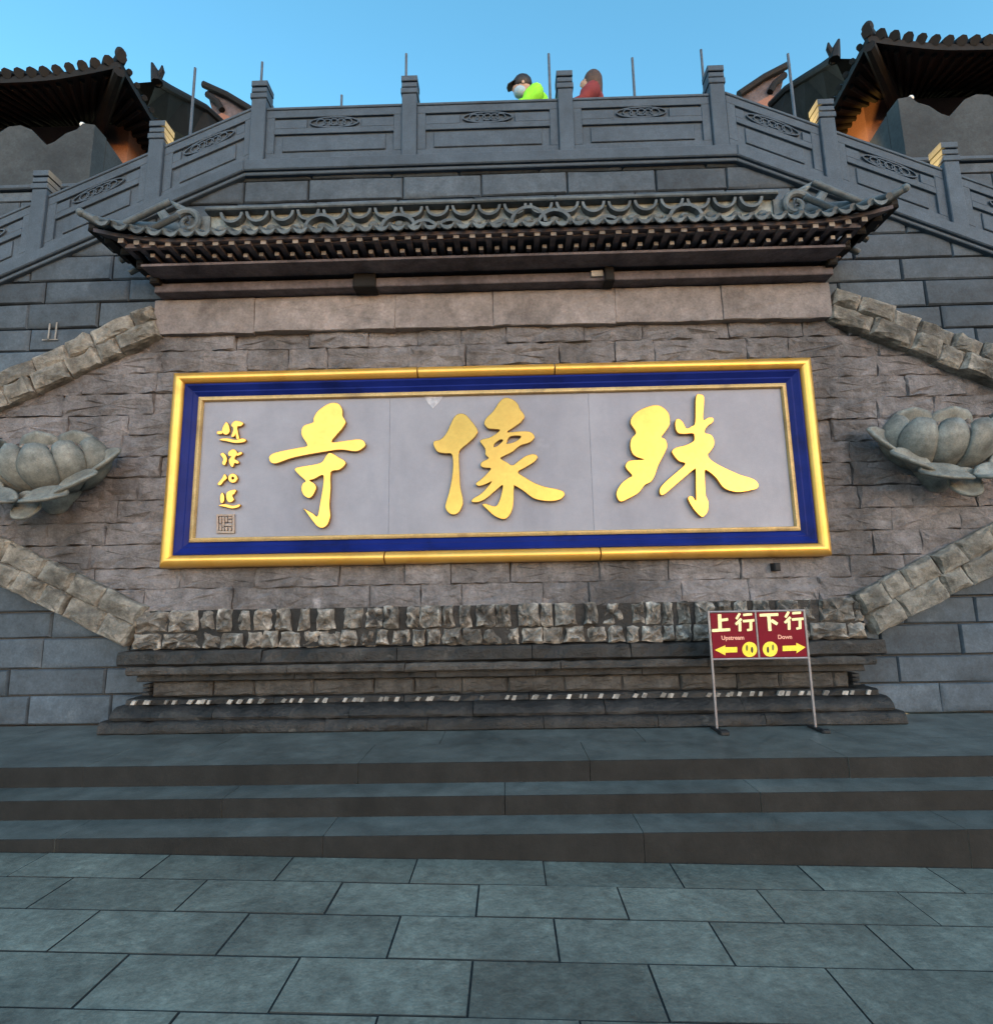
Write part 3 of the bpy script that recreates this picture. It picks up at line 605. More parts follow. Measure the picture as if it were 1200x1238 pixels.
# ------------------------------------------------------------------ stone lotuses
def lotus(x, z, label):
    T = thing('stone_lotus', label, 'stone carving', (x, -.06, z), 'stone lotuses flanking the board', (radians(26), 0, 0))
    def pt(phi, v):            # the closed bulb
        rr = .585*sin(pi*(.13+.60*v))**.72; s_ = sin(phi)
        return Vector((rr*cos(phi), rr*s_*(.80 if s_ < 0 else .2), -.32+.57*v))
    NP = 6
    for k in range(NP):
        ph0 = pi+pi*(k+.5)/NP; hw = .262*1.14; lift = .020 if k % 2 else -.006
        K, J = 10, 10; v = []; f = []
        for j in range(J+1):
            t = j/J; w = hw*(.9+.1*sin(pi*t))*(1-.12*max(0, (t-.6)/.4)**3)
            for i in range(K+1):
                u = -1+2*i/K; p = pt(ph0+u*w, t); nrm = Vector((p.x, p.y, 0)).normalized()
                q = p+nrm*(lift+.050*(1-u*u)*(1-t*.5)); q.z -= .055*abs(u)**3*t**3; q.z += random.uniform(-.002, .002)
                v.append(q)
        for j in range(J):
            for i in range(K): a = j*(K+1)+i; f.append((a, a+1, a+K+2, a+K+1))
        o = MB().poly(v, f).build('inner_petal', M['lotus'], T, True)
        sd = o.modifiers.new('thick', 'SOLIDIFY'); sd.thickness = .035; sd.offset = -1
    P = MB(); n = 28; v = [(0, -.12, .15)]
    for rr, zz in ((.2, .155), (.33, .15), (.41, .10), (.44, -.12)):
        for i in range(n): a = 2*pi*i/n; v.append((rr*cos(a), (rr*.78 if sin(a) < 0 else rr*.2)*sin(a), zz))
    f = [(0, 1+i, 1+(i+1) % n) for i in range(n)]
    for r in range(3):
        for i in range(n): f.append((1+r*n+i, 1+(r+1)*n+i, 1+(r+1)*n+(i+1) % n, 1+r*n+(i+1) % n))
    pod = P.poly(v, f).build('seed_pod', M['pod'], T, True)
    sm_ = MB().ball((0, 0, 0), .028, 8, 5).mesh('seed', M['pod'])
    for i in range(7):
        a = pi+pi*(i+.5)/7; link('seed', sm_, pod, (.28*cos(a), .20*sin(a), .158))
    # back petals lying against the wall
    for k in range(2):
        c = -.2+.4*k; v = []; f = []; K = 6
        for j in range(7):
            t = j/6; w = .24*(1-t**3)**.5 if t < 1 else .02
            for i in range(K+1): u = -1+2*i/K; v.append((c+w*u, .06+.03*u*u, .05+.25*t))
        for j in range(6):
            for i in range(K): a = j*(K+1)+i; f.append((a, a+1, a+K+2, a+K+1))
        o = MB().poly(v, f).build('back_petal', M['lotus'], T, True); sd = o.modifiers.new('thick', 'SOLIDIFY'); sd.thickness = .03
    # open outer petals: plates hanging forward under the bulb, those at the sides turned up
    RI = Matrix.Rotation(-radians(26), 3, 'X')
    for dx, y, dz, be, hl, hw, n_ in ((.64, -.14, -.09, 34, .20, .125, (-.25, -.75, .55)), (-.64, -.14, -.09, 34, .20, .125, (.25, -.75, .55)), (.49, -.30, -.34, 20, .225, .13, (0, -.66, .75)), (-.49, -.30, -.34, 20, .225, .13, (0, -.66, .75)),
            (.26, -.40, -.50, 2, .24, .14, (0, -.64, .77)), (-.26, -.40, -.50, 2, .24, .14, (0, -.64, .77)), (-.0, -.28, -.56, 0, .15, .15, (0, -.9, .2))):
        sg = 1 if dx > -.05 else -1; be = radians(be+random.uniform(-4, 4)); hl *= random.uniform(.95, 1.06)
        ax = Vector((sg*cos(be), .0, sin(be))); nn = Vector(n_); nn = (nn-ax*nn.dot(ax)).normalized(); bx = nn.cross(ax).normalized()
        K, J = 8, 14; v = []; f = []
        for j in range(J+1):
            t = j/J; w = max(.02, hw*(1-abs(2*t-1)**2.6)**.6)
            for i in range(K+1):
                u = -1+2*i/K
                p = Vector((dx, y, dz))+ax*(hl*(2*t-1))+bx*w*u+nn*(.06*u*u*(w/hw)+.12*max(0, t-.5)**2-.01*cos(u*9)*(1-t)*.6)
                v.append(RI @ p)
        for j in range(J):
            for i in range(K): a = j*(K+1)+i; f.append((a, a+1, a+K+2, a+K+1))
        o = MB().poly(v, f).build('outer_petal', M['lotus'], T, True)
        sd = o.modifiers.new('thick', 'SOLIDIFY'); sd.thickness = .03; sd.offset = 0
    MB().tube([(0, .0, -.28), (0, -.10, -.42), (0, -.10, -.54)], [.34, .22, .12], 14).build('receptacle', M['lotus'], T, True)
lotus(-4.66, 3.16, 'blue grey stone lotus on the wall left of the gilded board')
lotus(4.58, 3.20, 'grey stone lotus on the wall right of the gilded board')

# ------------------------------------------------------------------ balustrades
YB = .15
def post(root, x, zb, h=1.10):
    m = MB(); w = .088; y0, y1 = YB-.09, YB+.09
    m.bbox(x-w, x+w, y0, y1, zb, zb+h-.245, .008)
    p = MB().poly(m.v, m.f).build('post', M['rail'], root); part_of(p, root)
    c = MB(); z = zb+h-.245
    for hh, g in ((.07, -.012), (.018, .02), (.062, -.004), (.018, .02), (.075, -.008)):
        c.bbox(x-w+g, x+w-g, y0+g, y1-g, z, z+hh-.001, .006); z += hh
    o = part_of(c.build('post_cap', M['rail'], root), root)
    return p
def medallion(root, cx, cz, sh):
    m = MB(); n = 28; y = YB-.047
    def el(a, b, w):
        for k in range(n):
            p, q = 2*pi*k/n, 2*pi*(k+1)/n
            m.prism([(cx+x_, cz+z_+sh*x_) for x_, z_ in ((a*cos(p), b*sin(p)), (a*cos(q), b*sin(q)), ((a-w)*cos(q), (b-w)*sin(q)), ((a-w)*cos(p), (b-w)*sin(p)))], y, y+.022)
    el(.30, .075, .016)
    for k in range(5):
        ox = -.16+.08*k
        for j in range(10):
            p, q = 2*pi*j/10, 2*pi*(j+1)/10; a, b, w = .062, .05, .013
            m.prism([(cx+ox+x_, cz+z_+sh*(ox+x_)) for x_, z_ in ((a*cos(p), b*sin(p)), (a*cos(q), b*sin(q)), ((a-w)*cos(q), (b-w)*sin(q)), ((a-w)*cos(p), (b-w)*sin(p)))], y+.004*(k % 2), y+.023)
    return m
def panel(root, x0, x1, zb0, sh):
    """stone panel between two posts; zb0 is its foot at x0"""
    m = MB(); y0, y1 = YB-.05, YB+.05; H = .715; r = .028
    yr = y0+r
    def b(a, c, d, e, f=y0, g=y1): m.box(a, c, f, g, zb0+d, zb0+e, sh, x0)
    w = x1-x0; s = .10
    m.box(x0, x1, yr, y1, zb0, zb0+H, sh, x0)                       # the recessed ground
    e = -.0; Y2 = yr-.0005
    for a, c, d, f in ((x0, x1, H-.10, H), (x0, x1, 0, .13), (x0, x0+s, .13, H-.10), (x1-s, x1, .13, H-.10), (x0+s, x1-s, .39, .465)):
        m.bbox(a, c, y0, Y2, zb0+d, zb0+f, .004, sh, x0)
    m.bbox(x0+s+.10, x1-s-.10, y0+.010, Y2, zb0+.165, zb0+.36, .006, sh, x0)
    # solid shoulders beside the medallion leave only thin slots open above and below
    cx = (x0+x1)/2
    for a, c in ((x0+s, cx-.33), (cx+.33, x1-s)):
        m.bbox(a, c, y0+.004, Y2, zb0+.468, zb0+H-.13, .004, sh, x0)
    p = part_of(m.build('panel', M['rail'], root), root)
    o = medallion(root, cx, zb0+.54+sh*(cx-x0), sh).build('medallion', M['rail'], p)
    cp = MB().bbox(x0, x1, y0-.012, y1+.012, zb0+H+.0006, zb0+H+.035, .006, sh, x0); part_of(cp.build('handrail', M['rail'], root), root)
def ledge(root, x0, x1, zb0, sh):
    part_of(MB().bbox(x0, x1, .015, .6, zb0-.145, zb0-.002, .012, sh, x0).build('ledge', M['rail'], root), root)
    part_of(MB().bbox(x0, x1, .05, .6, zb0-.19, zb0-.1465, .008, sh, x0).build('ledge_moulding', M['rail'], root), root)
ZF = 6.765
bc = thing('terrace_balustrade', 'level blue grey carved stone balustrade along the terrace edge above the eave', 'balustrade', (0, YB, ZF))
ledge(bc, -XB, XB, ZF, 0)
px_ = [-2.755, -.94, .922, 2.72]
for x in px_: post(bc, x, ZF, 1.10)
for a, b in zip(px_, px_[1:]): panel(bc, a+.09, b-.09, ZF, 0)
for sg, nm in ((-1, 'left'), (1, 'right')):
    bs = thing('stair_balustrade', f'sloping carved stone balustrade of the stairs on the {nm} of the terrace', 'balustrade', (3.0*sg, YB, ZF), 'stair balustrades beside the terrace')
    X0, X1 = XB*sg, XE*sg; a, b = min(X0, X1), max(X0, X1); s = -SLP*sg
    ledge(bs, a, b, ZF-(SLP*(XE-XB) if sg < 0 else 0), s)
    xp = [2.735, 3.965, 5.31, 6.69, 8.07, 9.4]
    for k, x in enumerate(xp):
        zz = ZF-SLP*(x-XB)
        if k: post(bs, x*sg, zz-.03, 1.13)
    for a, b in zip(xp, xp[1:]):
        l, r = (a+.09, b-.09) if sg > 0 else (-b+.09, -a-.09)
        panel(bs, l, r, ZF-SLP*(abs(l)-XB), s)

# ------------------------------------------------------------------ terrace floor and stairs behind
tag(MB().box(-2.9, 2.9, .605, 2.955, 6.4, 6.75).box(-7.05, 7.05, 2.956, 14, 6.4, 6.75).build('terrace_floor', M['paver']), kind='structure')
for sg in (1, -1):
    m = MB()
    for k in range(20):
        a, b = sorted(((2.902+.325*k)*sg, (2.902+.325*(k+1))*sg)); z1 = 6.75-.15*(k+1)
        m.box(a, b, .605, 2.95, z1-.6, z1)
    tag(m.build('stair_flight', M['tread']), kind='structure')

# ------------------------------------------------------------------ gate halls either side, on battlemented bases
def hall(sg, nm):
    def X(x): return x*sg
    base = thing('battlemented_base', f'blue grey stone base with wavy battlements under the {nm} hall roof', 'wall', (X(9.5), 3.2, 0), 'battlemented bases of the side halls')
    def B(mb, name, m, sm=False): return part_of(mb.build(name, m, base, sm), base)
    B(MB().box(*sorted((X(7.12), X(14))), 3.05, 12, -.5, 8.90), 'base_wall', M['mortar'])
    z = 5.1
    while z < 8.9:
        x = 7.12+random.random()*-.5; h = min(.36, 8.9-z)
        while x < 13:
            w = random.uniform(.8, 1.3); a, b = max(x, 7.12), x+w
            if b-a > .1: part_of(stone('ashlar_block', [(X(a), z), (X(b), z), (X(b), z+h), (X(a), z+h)] if sg > 0 else [(X(b), z), (X(a), z), (X(a), z+h), (X(b), z+h)], 3.0, 3.08, M['blue'], base, rough=.008, bev=.012, step=.4), base)
            x += w
        z += h
    B(MB().bbox(*sorted((X(7.06), X(14))), 2.93, 3.4, 8.905, 8.99, .02), 'string_course', M['rail'])
    # battlement with an undulating top
    top = [(7.14, 10.18), (7.36, 10.22), (7.46, 10.10), (7.66, 10.02), (7.84, 9.86), (7.98, 9.80), (8.10, 9.92), (8.28, 10.12), (8.50, 10.22), (8.72, 10.2), (8.92, 10.05), (9.06, 9.85), (9.2, 9.8), (9.34, 9.9), (9.55, 10.12), (9.8, 10.22), (10.1, 10.2), (10.4, 9.85), (10.7, 10.2), (11.2, 10.22), (14, 10.2)]
    pts_ = [(X(7.141), 8.992)]+[(X(a), z) for a, z in top]+[(X(14), 8.992)]
    B(MB().prism(pts_, 2.98, 3.28), 'battlement', M['battle'])
    # side return, stepping back into depth
    sx = [(3.29, 10.15), (3.8, 10.05), (4.1, 9.7), (4.6, 9.85), (5.0, 10.05), (5.5, 9.7), (6., 9.85), (7., 9.9)]
    v = []
    for y, z in sx: v += [(X(7.14), y, 8.992), (X(7.40), y, 8.992), (X(7.14), y, z), (X(7.40), y, z)]
    f = []
    for i in range(len(sx)-1): a, b = 4*i, 4*i+4; f += [(a, b, b+2, a+2), (a+1, a+3, b+3, b+1), (a+2, b+2, b+3, a+3)]
    f += [(0, 2, 3, 1), (4*len(sx)-4, 4*len(sx)-3, 4*len(sx)-1, 4*len(sx)-2)]
    B(MB().poly(v, f), 'side_battlement', M['battle'])
    B(MB().ball((X(7.42), 3.05, 10.25), .05, 10, 7), 'finial_knob', M['white'], True)
    # hall itself
    h = thing('side_hall', f'dark hall with upturned tiled eave high on the {nm} edge', 'building', (X(9.5), 6, 8.9), 'side halls above the stairs')
    def H(mb, name, m, sm=False): return part_of(mb.build(name, m, h, sm), h)
    H(MB().box(*sorted((X(7.42), X(16))), 4.2, 12, 8.9, 11.36), 'hall_wall', M['plaster'])
    cxn, cyn, ze = 6.62, 2.75, 11.0
    path = []; NF = 30; DX = .222
    for i in range(NF, -1, -1): path.append((cxn+DX*i, cyn))
    for i in range(1, 31): path.append((cxn, cyn+DX*i))
    def lift(d): return .13*max(0, 1-d/2.0)**2.0
    top_, inn = [], []
    for x, y in path:
        d = (x-cxn)+(y-cyn); e = lift(d); out = .10*max(0, 1-d/1.2)
        top_.append(Vector((X(x-out), y-out, ze+e))); inn.append(Vector((X(max(x, 9.1)), max(y, 5.3), ze+1.7)))
    m = MB(); n = len(path)
    m.v = [tuple(p) for p in top_]+[tuple(p) for p in inn]+[tuple(p-Vector((0, 0, .13))) for p in top_]+[tuple(p-Vector((0, 0, .75))) for p in inn]
    for i in range(n-1):
        m.f += [(i, i+1, n+i+1, n+i)]; m.m.append(0)
        m.f += [(2*n+i, 3*n+i, 3*n+i+1, 2*n+i+1)]; m.m.append(1)
        m.f += [(i, 2*n+i, 2*n+i+1, i+1)]; m.m.append(1)
    H(m, 'roof_deck', [M['darktile'], M['soffit']])
    H(MB().box(*sorted((X(9.1), X(16))), 5.3, 10, 11.8, 13.2), 'roof_body', M['darktile'])
    for i in range(n):
        if i > 30 and i % 1: continue
        p, q = top_[i], inn[i]; d = (q-p).normalized()
        m = MB().tube([p-d*.06+Vector((0, 0, .045)), p+(q-p)*.7+Vector((0, 0, .045))], .085 if i <= NF else .05, 8)
        H(m, 'roof_tile', M['darktile'], True)
    for i in range(0, n, 1):
        p, q = top_[i], inn[i]; d = (q-p); a = p+d*.05-Vector((0, 0, .19)); b = p+d*.85-Vector((0, 0, .68))
        H(MB().tube([a, b], .045, 6), 'rafter', M['soffit'])
    c = top_[NF]; q = inn[NF]
    H(MB().tube([c+(q-c)*t+Vector((0, 0, .12)) for t in (-.02, .2, .4, .7)], [.07, .10, .11, .11], 8), 'hip_ridge', M['darktile'], True)
    k = MB().ball(c+Vector((X(.06), .05, .19)), .10, 10, 8, .85, .9, 1.3); k.tube([c+Vector((X(.05), .05, 0)), c+Vector((X(.05), .05, .18))], .055, 8)
    H(k, 'corner_beast', M['darktile'], True)
    H(MB().tube([c+Vector((X(.02), .02, -.2)), Vector((X(7.9), 4.0, ze+.02)), Vector((X(8.9), 5.1, ze+.5))], [.09, .12, .12], 8), 'hip_rafter', M['soffit'])
    # curved roof ridge with a forked dragon tail, further back
    rd = thing('ridge_roof', f'curved dark roof ridge with forked finial behind the {nm} stairs', 'roof', (X(8), 6, 9.5), 'curved roof ridges behind the stairs')
    def R(mb, name, m, sm=False): return part_of(mb.build(name, m, rd, sm), rd)
    up_ = [W(*p) for p in ((190, 98, 5.6), (205, 107, 6.2), (226, 118, 6.9), (248, 130, 7.6), (268, 148, 8.2))]
    lo_ = [W(*p) for p in ((166, 100, 5.5), (178, 128, 6.1), (200, 150, 6.8), (228, 168, 7.5), (262, 180, 8.1))]
    v = []; f = []
    for a, b in zip(up_, lo_):
        a = Vector((abs(a.x)*sg, a.y, a.z)); b = Vector((abs(b.x)*sg, b.y, b.z)); o_ = Vector((X(.5), .25, .1))
        v += [a, b, a+o_, b+o_]
    for i in range(len(up_)-1):
        a, b = 4*i, 4*i+4; f += [(a, b, b+1, a+1), (a+2, a+3, b+3, b+2), (a, a+2, b+2, b), (a+1, b+1, b+3, a+3)]
    f += [(0, 1, 3, 2), (16, 18, 19, 17)]
    R(MB().poly(v, f), 'ridge_body', M['darktile'])
    R(MB().tube([v[4*i] for i in range(5)], .10, 8), 'ridge_cap', M['darktile'], True)
    a = Vector(v[0])
    t = MB().tube([a+Vector((0, 0, -.05)), a+Vector((X(.06), 0, .22)), a+Vector((X(.16), 0, .5))], [.13, .10, .03], 8).tube([a+Vector((0, .02, .1)), a+Vector((X(-.10), 0, .28)), a+Vector((X(-.09), 0, .42))], [.08, .06, .02], 8)
    R(t, 'dragon_tail', M['darktile'], True)
    # a further eave showing its tip over the balustrade
    fe = thing('far_eave', f'small far tiled eave tip above the {nm} end of the terrace balustrade', 'roof', (X(6), 9, 9.5), 'far eave tips over the balustrade')
    def F(mb, name, m, sm=False): return part_of(mb.build(name, m, fe, sm), fe)
    def pl_(pts, Y): return [(abs(W(*p, Y).x)*sg, W(*p, Y).z) for p in pts]
    F(MB().prism(pl_(((250, 106), (298, 131), (312, 150), (308, 165), (262, 152), (254, 125)), 8.5), 8.5, 10.5), 'eave_body', M['wood'])
    q = pl_(((246, 102), (275, 115), (305, 133)), 8.42); F(MB().tube([(x, 8.42, z) for x, z in q], .10, 8), 'eave_tile', M['darktile'], True)
    q = pl_(((250, 113), (262, 122), (268, 132)), 8.4); F(MB().tube([(x, 8.42, z) for x, z in q], .09, 8), 'eave_bracket', M['soffit'], True)
    q = pl_(((256, 142), (268, 136), (300, 152), (300, 170), (258, 165)), 8.44); F(MB().prism(q, 8.44, 8.9), 'gable_board', M['plaster'])
hall(-1, 'left'); hall(1, 'right')

# ------------------------------------------------------------------ thin metal poles behind the balustrade
for k, (px, py, yb, lab) in enumerate(((236, 82, 1.0, 'thin dark pole on the left stairs in front of the roof ridge'), (317, 75, 1.2, 'thin pole behind the first terrace post from the left'), (413, 115, 1.4, 'short pole tip just showing over the left panel of the level balustrade'),
        (491, 65, 1.2, 'thin pole behind the second terrace post from the left'), (663, 65, 1.0, 'thin pole between the lime jacket and the dull red jacket'), (764, 70, 1.0, 'thin pole over the right panel of the level balustrade'),
        (847, 60, 1.0, 'thin pole beside the rightmost level balustrade post'), (952, 65, 1.0, 'thin dark pole on the right stairs in front of the hall eave'))):
    p = W(px, py, yb); zb = 6.75 if abs(p.x) < 2.9 else 6.75-.15*(int((abs(p.x)-2.902)/.325)+1)
    t = thing('metal_pole', lab, 'pole', (p.x, yb, zb), 'thin poles along the terrace')
    MB().tube([(0, 0, .02), (0, 0, p.z-zb)], [.022, .018], 8).build('pole_shaft', M['pole'], t, True)
    MB().tube([(0, 0, 0), (0, 0, .02)], .07, 12).build('foot_plate', M['pole'], t)

# ------------------------------------------------------------------ two people on the terrace
def skin(name, nodes, edges, m, parent, sub=2):
    me = bpy.data.meshes.new(name); me.from_pydata([n[0] for n in nodes], edges, []); me.materials.append(m)
    o = link(name, me, parent); md = o.modifiers.new('Skin', 'SKIN'); md.use_smooth_shade = True
    for sv, nd in zip(me.skin_vertices[0].data, nodes):
        r = nd[1]; sv.radius = r if isinstance(r, tuple) else (r, r)
    me.skin_vertices[0].data[0].use_root = True
    s = o.modifiers.new('Sub', 'SUBSURF'); s.levels = sub; s.render_levels = sub
    return o
def person(loc, label, jacket, lean, headfn, sc=1.):
    T = thing('person', label, 'person', loc, None, (0, 0, 0)); T.scale = (sc, sc, sc)
    hx = lean     # how far the shoulders come forward (towards -x)
    sh = Vector((-hx*.62, 0, 1.38)); nk = Vector((-hx*.85, 0, 1.49)); hd = Vector((-hx*1.12, 0, 1.60))
    def hand(s):
        return Vector((-hx*.5-.42, s*.2, 1.06))
    nodes = [((0, 0, .92), (.13, .16)), ((-hx*.25, 0, 1.12), (.12, .15)), (tuple(sh), (.11, .16)), (tuple(nk), .06), (tuple(nk.lerp(hd, .5)), .065)]
    edges = [(0, 1), (1, 2), (2, 3), (3, 4)]
    for s in (1, -1):
        b = len(nodes); h_ = hand(s)
        nodes += [((sh.x, s*.19, 1.36), .062), ((sh.x-.08, s*.25, 1.12), .05), (tuple(h_+Vector((.1, 0, .02))), .036), (tuple(h_), .036)]
        edges += [(2, b), (b, b+1), (b+1, b+2), (b+2, b+3)]
        b = len(nodes)
        nodes += [((0, s*.1, .86), .095), ((-.03, s*.11, .48), .065), ((.01, s*.11, .1), .05), ((-.13, s*.12, .045), .04)]
        edges += [(0, b), (b, b+1), (b+1, b+2), (b+2, b+3)]
    body = skin('body', nodes, edges, M['skin'], T)
    # head as one surface: skull, jaw, nose and brow
    hm = MB(); K, J = 16, 12; v = []; f = []
    for j in range(J+1):
        th = pi*j/J
        for i in range(K):
            a = 2*pi*i/K; d = Vector((sin(th)*cos(a), sin(th)*sin(a), cos(th)))
            r = Vector((.098, .076, .122)); p = Vector((d.x*r.x, d.y*r.y, d.z*r.z))
            fr = max(0, -d.x)
            if d.z < 0: p.x += .018*d.z*-1*(-1)*fr; p.y *= 1-.28*(-d.z)**1.5
            if fr > .9 and -.3 < d.z < .1: p.x -= .022
            v.append(p)
    for j in range(J):
        for i in range(K): f.append((j*K+i, j*K+(i+1) % K, (j+1)*K+(i+1) % K, (j+1)*K+i))
    head = hm.poly(v, f).build('head', M['skin'], T, True); head.location = hd; head.rotation_euler = (0, -min(.5, lean*1.1), 0)
    for s in (1, -1): MB().ball((-.086, s*.032, .01), .011, 8, 6).build('eye', M['hair'], head, True)
    for s in (1, -1): MB().ball((.005, s*.078, -.005), .028, 8, 6, .7, .35, 1.1).build('ear', M['skin'], head, True)
    MB().ball((-.085, 0, -.062), .02, 8, 6, .5, 1.1, .35).build('mouth', M['plaster'], head, True)
    # hands with separate fingers resting on the ledge
    for s in (1, -1):
        h_ = hand(s); hb = MB()
        hb.ball(h_+Vector((-.04, 0, 0)), .042, 10, 7, 1.1, .95, .45)
        for q, l in ((-.028, .066), (-.010, .078), (.009, .074), (.027, .058)):
            hb.tube([h_+Vector((-.06, q, .004)), h_+Vector((-.06-l*.6, q*1.15, .008)), h_+Vector((-.06-l, q*1.2, -.012))], [.0095, .0085, .006], 6)
        hb.tube([h_+Vector((-.02, -s*.034, 0)), h_+Vector((-.06, -s*.06, .0)), h_+Vector((-.085, -s*.062, -.01))], [.011, .010, .007], 6)
        hb.build('hand', M['skin'], T, True)
    # jacket and trousers follow the body
    rings = [(.02, .84, .165, .195), (-hx*.2, 1.0, .155, .185), (-hx*.35, 1.15, .165, .205), (sh.x+.04, 1.25, .165, .235), (sh.x+.05, 1.335, .14, .215), (sh.x*.9+nk.x*.1+.04, 1.385, .10, .14), (nk.x+.03, 1.425, .08, .09), (nk.x+.02, 1.46, .074, .08)]
    K = 18; v = []; f = []
    for i, (x, z, rx, ry) in enumerate(rings):
        for k in range(K):
            a = 2*pi*k/K; cr = 1+.035*noise.noise(Vector((cos(a)*2.3, sin(a)*2.3, z*14)))
            v.append((x+rx*cos(a)*cr, ry*sin(a)*cr, z))
    n = len(rings)
    for i in range(n-1):
        for k in range(K): f.append((i*K+k, i*K+(k+1) % K, (i+1)*K+(k+1) % K, (i+1)*K+k))
    f += [tuple(range(K-1, -1, -1)), tuple(range((n-1)*K, n*K))]
    j = MB().poly(v, f)
    for s in (1, -1):
        h_ = hand(s)
        j.tube([(sh.x+.04, s*.13, 1.30), (sh.x+.02, s*.225, 1.285), (sh.x-.04, s*.262, 1.20), (sh.x-.09, s*.262, 1.11), tuple((Vector((sh.x-.08, s*.26, 1.1))+h_)/2), tuple(h_+Vector((.05, 0, .01)))], [.085, .098, .085, .074, .062, .052], 12)
    j.build('jacket', jacket, T, True)
    tn = [((0, 0, .92), (.15, .175))]; te = []
    for s in (1, -1):
        b = len(tn); tn += [((0, s*.1, .82), .11), ((-.03, s*.11, .48), .082), ((.01, s*.11, .12), .07)]; te += [(0, b), (b, b+1), (b+1, b+2)]
    skin('trousers', tn, te, M['trouser'], T)
    for s in (1, -1): MB().ball((-.06, s*.115, .04), .05, 10, 7, 2.6, 1., .85).build('shoe', M['black'], T, True)
    headfn(head); return T
def cap_mask(head):
    c = MB().ball((.008, 0, .035), .112, 14, 9, 1.0, .86, .92); c.tube([(-.06, 0, .055), (-.155, 0, .03)], [.062, .05], 10)
    c = MB().ball((.012, 0, .04), .113, 14, 9, 1.0, .86, .90); c.poly([(-.07, -.065, .052), (-.16, -.05, .03), (-.175, 0, .03), (-.16, .05, .03), (-.07, .065, .052), (-.07, -.065, .062), (-.16, -.05, .042), (-.175, 0, .042), (-.16, .05, .042), (-.07, .065, .062)], [(0, 1, 2, 3, 4), (9, 8, 7, 6, 5), (0, 5, 6, 1), (1, 6, 7, 2), (2, 7, 8, 3), (3, 8, 9, 4)])
    c.build('cap', M['hair'], head, True)
    MB().ball((-.035, 0, -.055), .083, 12, 8, 1.0, .86, .82).build('face_mask', M['mask'], head, True)
def long_hair(head):
    b = MB().ball((.022, 0, .03), .128, 14, 10, .86, .8, 1.12); b.tube([(.05, 0, 0), (.062, 0, -.12), (.05, 0, -.24)], [.085, .08, .05], 12)
    b.build('hair', M['brownhair'], head, True)
q = W(635, 105, 1.1)
person((q.x+.26, 1.1, 6.75), 'person in a lime green jacket with dark cap and pale mask bending over the balustrade', M['hivis'], .22, cap_mask, (q.z-6.75)/1.60)
q = W(711, 102, 1.1)
person((q.x-.12, 1.1, 6.75), 'person in a dull red jacket with long brown hair right of the second terrace post', M['maroon'], -.11, long_hair, (q.z-6.75)/1.60)

# ------------------------------------------------------------------ direction sign on two posts
K_ = .00115
sgn = thing('direction_sign', 'crimson two panel direction sign on steel posts with yellow arrows', 'sign', (1.955, -.52, .417))
def sp(X, Y): X = X-(Y-125)*.075; return ((X-195)*K_, (1030-Y)*K_+.006)
w_, t_ = 755*K_, (1030-125)*K_
tz0 = (1030-492)*K_; mid = (578-195-(300-125)*.075)*K_
for x in (0, w_): MB().tube([(x, 0, .0), (x, 0, t_+.01)], .012, 8).build('post', M['steel'], sgn, True)
for z in (t_, tz0): MB().tube([(.008, 0, z), (w_-.008, 0, z)], .010, 8).build('rail', M['steel'], sgn, True)
MB().tube([(mid, 0, tz0), (mid, 0, t_)], .010, 8).build('rail', M['steel'], sgn, True)
panels = []
for a, b in ((.013, mid-.011), (mid+.011, w_-.013)):
    panels.append(MB().bbox(a, b, -.008, .008, tz0+.011, t_-.011, .002).build('sign_panel', M['red'], sgn))
def decal(name, loops, m, par, y=-.0105, d=.003):
    o = flat_shape(name, [[sp(*p) for p in lp] for lp in loops], d, m, par, 0.0); o.location = (0, y, 0); return o
def xing(dx, dy):
    return [bar((440+dx, 145+dy), (413+dx, 188+dy), 20), bar((452+dx, 188+dy), (408+dx, 230+dy), 21), bar((440+dx, 212+dy), (440+dx, 283+dy), 22),
            bar((468+dx, 157+dy), (535+dx, 152+dy), 19), bar((465+dx, 206+dy), (553+dx, 200+dy), 20), bar((526+dx, 206+dy), (526+dx, 278+dy), 22), bar((526+dx, 272+dy), (497+dx, 276+dy), 18)]
for i, b in enumerate([bar((280, 150), (285, 270), 28), bar((288, 196), (346, 190), 22), bar((222, 275), (362, 270), 23)]+xing(0, 0)): decal('stroke', [b], M['cream'], panels[0], -.0105-.0002*i)
for i, b in enumerate([bar((598, 162), (742, 158), 23), bar((668, 165), (676, 284), 26), bar((688, 203), (734, 232), 25)]+xing(386, -6)): decal('stroke', [b], M['cream'], panels[1], -.0105-.0002*i)
decal('arrow', [[(243, 425), (325, 390), (325, 405), (418, 405), (418, 445), (325, 447), (325, 468)]], M['yellow'], panels[0])
decal('arrow', [[(950, 415), (880, 380), (880, 400), (772, 402), (772, 442), (880, 440), (880, 460)]], M['yellow'], panels[1])
for cx_, par, sgx in ((515, panels[0], 1), (675, panels[1], -1)):
    dsk = [(cx_+58*cos(a*pi/14), 425+58*sin(a*pi/14)) for a in range(28)]
    dk = decal('disc', [dsk], M['yellow'], par)
    for dx, dy, m in ((-22*sgx, -12, M['green']), (18*sgx, 4, M['hair'])):
        ft = [(cx_+dx+9*cos(a*pi/6), 425+dy+24*sin(a*pi/6)) for a in range(12)]
        decal('footprint', [ft], m, dk, -.003)
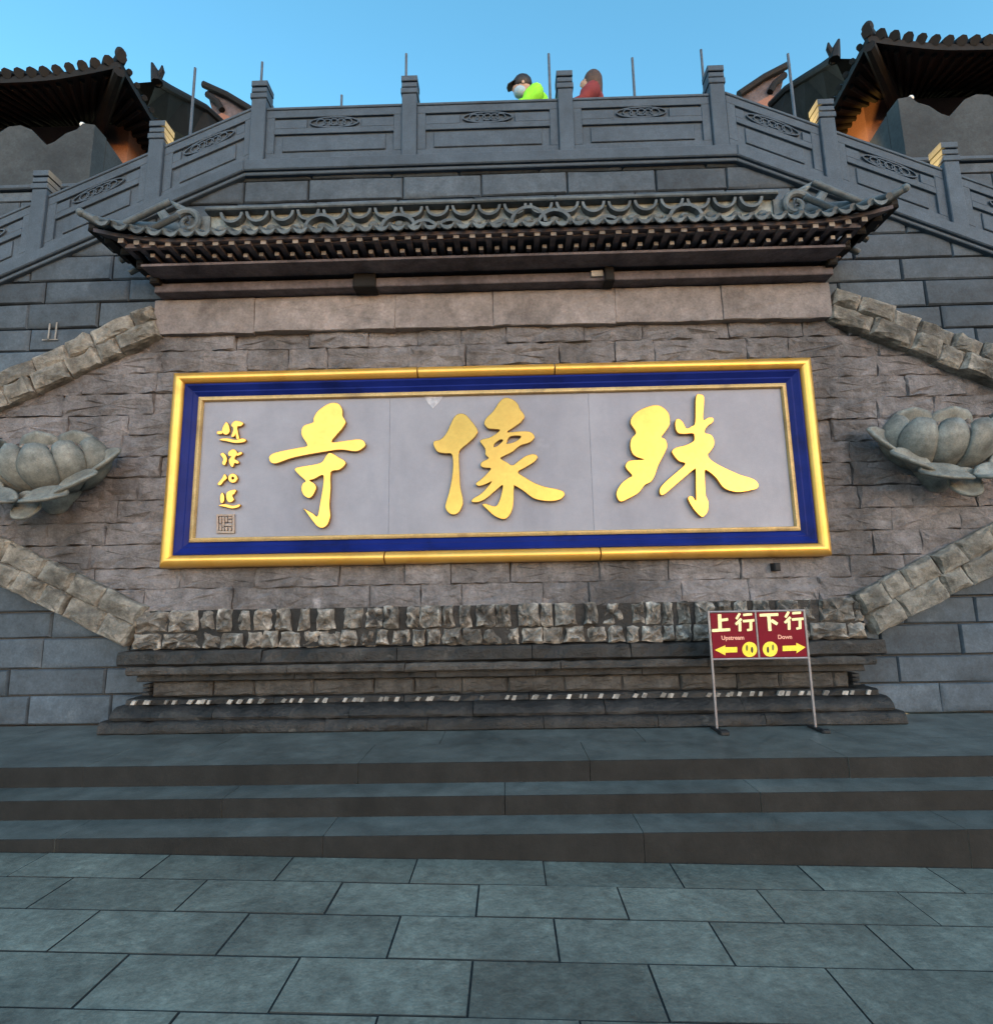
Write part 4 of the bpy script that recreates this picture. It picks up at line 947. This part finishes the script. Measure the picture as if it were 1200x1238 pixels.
def caption(txt, X0, X1, Y, par):
    cu = bpy.data.curves.new('caption', 'FONT'); cu.body = txt; cu.align_x = 'CENTER'; cu.size = .052; cu.extrude = .001; cu.offset = .001
    t = bpy.data.objects.new('caption', cu); me = bpy.data.meshes.new_from_object(t); bpy.data.objects.remove(t)
    me.transform(Matrix.Rotation(pi/2, 4, 'X')); me.materials.clear(); me.materials.append(M['pink'])
    x, z = sp((X0+X1)/2, Y); link('caption', me, par, (x, -.0105, z))
caption('Upstream', 270, 500, 348, panels[0]); caption('Down', 728, 858, 348, panels[1])
for x in (0, w_):
    f = MB().bbox(x-.025, x+.025, -.16, .10, 0, .022, .006); f.bbox(x-.035, x+.04, -.19, -.10, .0, .035, .008) if x == 0 else f.bbox(x-.02, x+.04, -.17, -.11, 0, .03, .008)
    f.build('foot', M['black'], sgn)

# ------------------------------------------------------------------ warm floodlights that gild the post caps and the hall wall
def flood(x, y, z, aim, energy, label, spot=None, size=.12):
    T = thing('floodlight', label, 'lamp', (x, y, z))
    MB().bbox(-.12, .12, -.08, .08, .12, .30, .02).build('housing', M['black'], T)
    MB().box(-.03, .03, -.03, .03, 0, .12).build('stand', M['black'], T)
    ld = bpy.data.lights.new('flood', 'SPOT' if spot else 'POINT'); ld.energy = energy; ld.color = (1, .52, .12); ld.shadow_soft_size = size
    o = link('flood', ld, T, aim)
    if spot:
        ld.spot_size = radians(spot[1]); ld.spot_blend = .6
        o.rotation_euler = Vector(spot[0]).to_track_quat('-Z', 'Y').to_euler()
for x, y, z, e, lab in ((-3.2, .85, 6.6, 130, 'warm spotlight standing on the top steps of the left stairs'), (3.2, .85, 6.6, 180, 'warm spotlight standing on the top steps of the right stairs'), (4.6, .85, 5.9, 130, 'warm spotlight standing halfway down the right stairs')):
    flood(x, y, z, (0, -.12, .44), e, lab, ((1 if x > 0 else -1, -.72, .05), 60))
flood(6.1, 3.5, 6.75, (.0, .0, .45), 950, 'warm spotlight on the terrace floor against the right battlemented base', ((1.55, .72, 2.8), 30))
flood(-6.1, 3.5, 6.75, (.0, .0, .45), 45, 'dim warm spotlight on the terrace floor against the left battlemented base', ((-1.55, .72, 2.8), 30))
